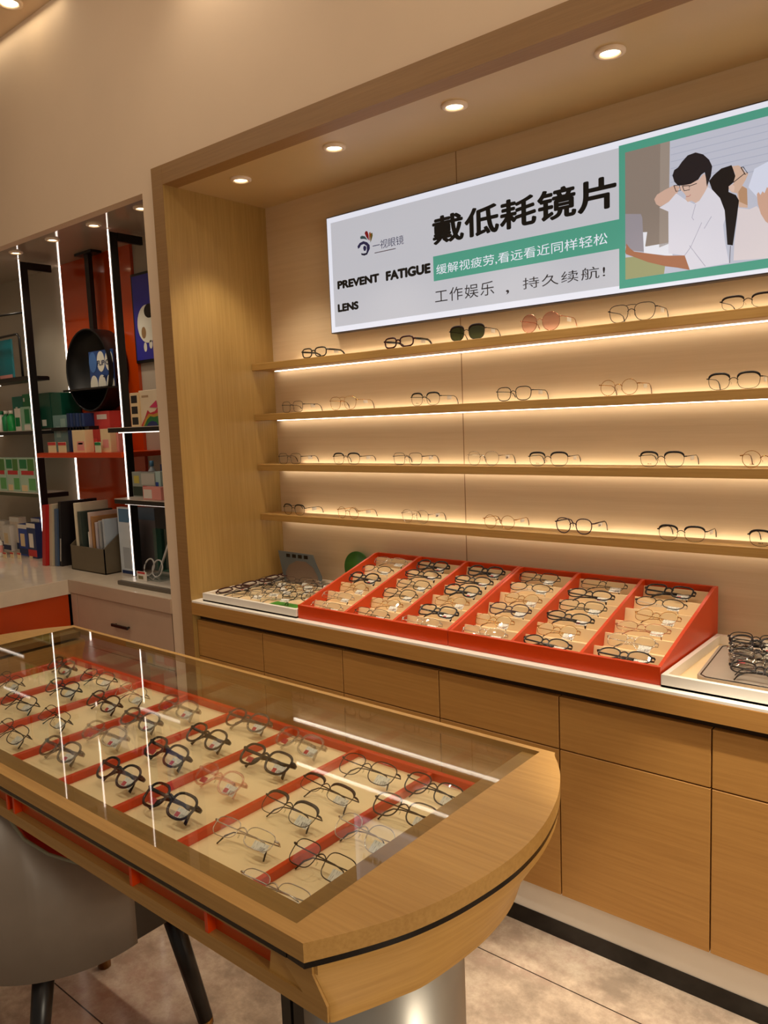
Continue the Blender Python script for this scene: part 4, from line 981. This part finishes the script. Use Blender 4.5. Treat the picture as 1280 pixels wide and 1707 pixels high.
# file box
t = thing('magazine_file', 'olive grey open file box holding papers on the counter', 'file box', (-3.93, 2.2, ZA))
OLV = C('olive_card', (98, 86, 66), .5)
fx0, fx1, fy0, fy1 = -4.085, -3.742, 2.168, 2.40
part('front_wall', B(fx0, fx1, fy0, fy0+.005, ZA, .985), OLV, t)
part('back_wall', B(fx0, fx1, fy1-.005, fy1, ZA, 1.13), OLV, t)
for x in (fx0, fx1-.005): part('side_wall', MB().prism([(fy0, ZA), (fy1, ZA), (fy1, 1.13), (fy0+.10, 1.06), (fy0, .985)], x, x+.005, 'x'), OLV, t)
part('base', B(fx0, fx1, fy0, fy1, ZA+.0002, ZA+.005), OLV, t)
docs = [('tall white framed document at the left in the file box', -4.055, -4.032, 1.215, C('doc_white', (222, 208, 180), .5)), ('dark green document in the file box', -4.02, -3.99, 1.17, C('doc_green', (54, 66, 58), .5)), ('white paper roll in the file box', -3.96, -3.93, 1.06, cW),
        ('pinkish document in the file box', -3.915, -3.895, 1.17, C('doc_pink', (206, 180, 166), .5)), ('tan document in the file box', -3.885, -3.865, 1.15, C('doc_tan', (168, 120, 72), .5)), ('pale lilac document in the file box', -3.85, -3.83, 1.12, C('doc_lilac', (186, 176, 182), .4)), ('clear grey document sleeve in the file box', -3.815, -3.795, 1.13, C('doc_grey', (160, 160, 160), .3)), ('light blue document at the right in the file box', -3.775, -3.755, 1.14, C('doc_blue', (170, 180, 190), .4))]
for lb, a, b_, zt2, mt in docs:
    solo('document', B(a, b_, 2.19, 2.385, ZA+.0055, zt2, bev=.001, seg=1) if 'roll' not in lb else MB().lathe([(.016, ZA+.0055), (.016, zt2)], (-3.945, 2.22, 0), 16), mt, lb, 'document', 'papers in the file box', loc=((a+b_)/2, 2.28, ZA+.0055))
carton('brochure', 'white and blue booklet standing right of the file box', 'brochure', 195, 214, 846, ZA, 2.25, .03, C('tube_white', (206, 214, 220), .3), None, [('blue_top', .12, 1, .78, .98, C('tube_blue', (74, 116, 150), .3)), ('grey_print', .3, .9, .08, .4, C('tube_grey', (170, 176, 182), .4)), ('blue_foot', .1, 1, 0, .05, cNv)])
carton('file_holder', 'tall grey file holder against the alcove wall', 'file holder', 230, 257, 846, ZA, 2.38, .08, C('holder_grey', (120, 112, 112), .4), None, [('blue_top', 0, 1, .8, 1, C('holder_blue', (92, 108, 124), .4))])
# acrylic tray
t = thing('sample_tray', 'flat grey sample tray on the counter beside the pillar', 'tray', (-3.2, 2.15, ZA))
part('tray_body', B(-3.455, -2.95, 2.06, 2.36, ZA+.0002, ZA+.020, bev=.004), C('tray_dark', (86, 78, 68), .35), t)
part('tray_pad', B(-3.44, -2.96, 2.072, 2.35, ZA+.020, ZA+.026, bev=.002), C('tray_pale', (206, 198, 184), .3), t)
zs = ZA+.0262
ta, tb = span(256, 284, 905, 2.30); tz = atY(270, 882, 2.30).z
solo('teal_block', B(ta, tb, 2.30, 2.315, zs, tz), TEALAC, 'upright teal acrylic panel on the sample tray', 'acrylic panel', loc=(ta, 2.305, zs))
la, lb = span(243, 270, 945, 2.18)
t = thing('acrylic_stand', 'clear acrylic stand with ring loops on the sample tray', 'display stand', (la, 2.18, zs))
LOOP = C('loop_pale', (206, 202, 196), .2)
part('base_plate', B(la-.01, lb+.06, 2.12, 2.24, zs+.0002, zs+.008), ACRYL, t)
for k_ in (.22, .72):
    cx_ = la+(lb-la)*k_
    part('ring_loop', MB().tube([(cx_+.040*math.cos(a), 2.18+.012*math.sin(a), zs+.048+.040*math.sin(a)) for a in [2*PI*k/24 for k in range(24)]], .004, 6, closed=True), LOOP, t)
sa, sb = span(262, 283, 930, 2.20)
part('slant_arm', MB().tube([(sa, 2.20, zs+.012), (sb, 2.21, atY(281, 898, 2.21).z)], .006, 6), LOOP, t)
q = atZ(240, 962, zs)
t = thing('price_stand', 'small price card with red header on the sample tray', 'price card', (-3.30, 2.10, zs))
part('card', B(-3.345, -3.265, 2.10, 2.104, zs+.0002, zs+.045), cW, t); part('red_header', B(-3.335, -3.275, 2.0992, 2.1, zs+.034, zs+.044), cR, t); part('print_block', B(-3.33, -3.29, 2.0992, 2.1, zs+.008, zs+.024), C('loop_olive', (120, 110, 70), .5), t)
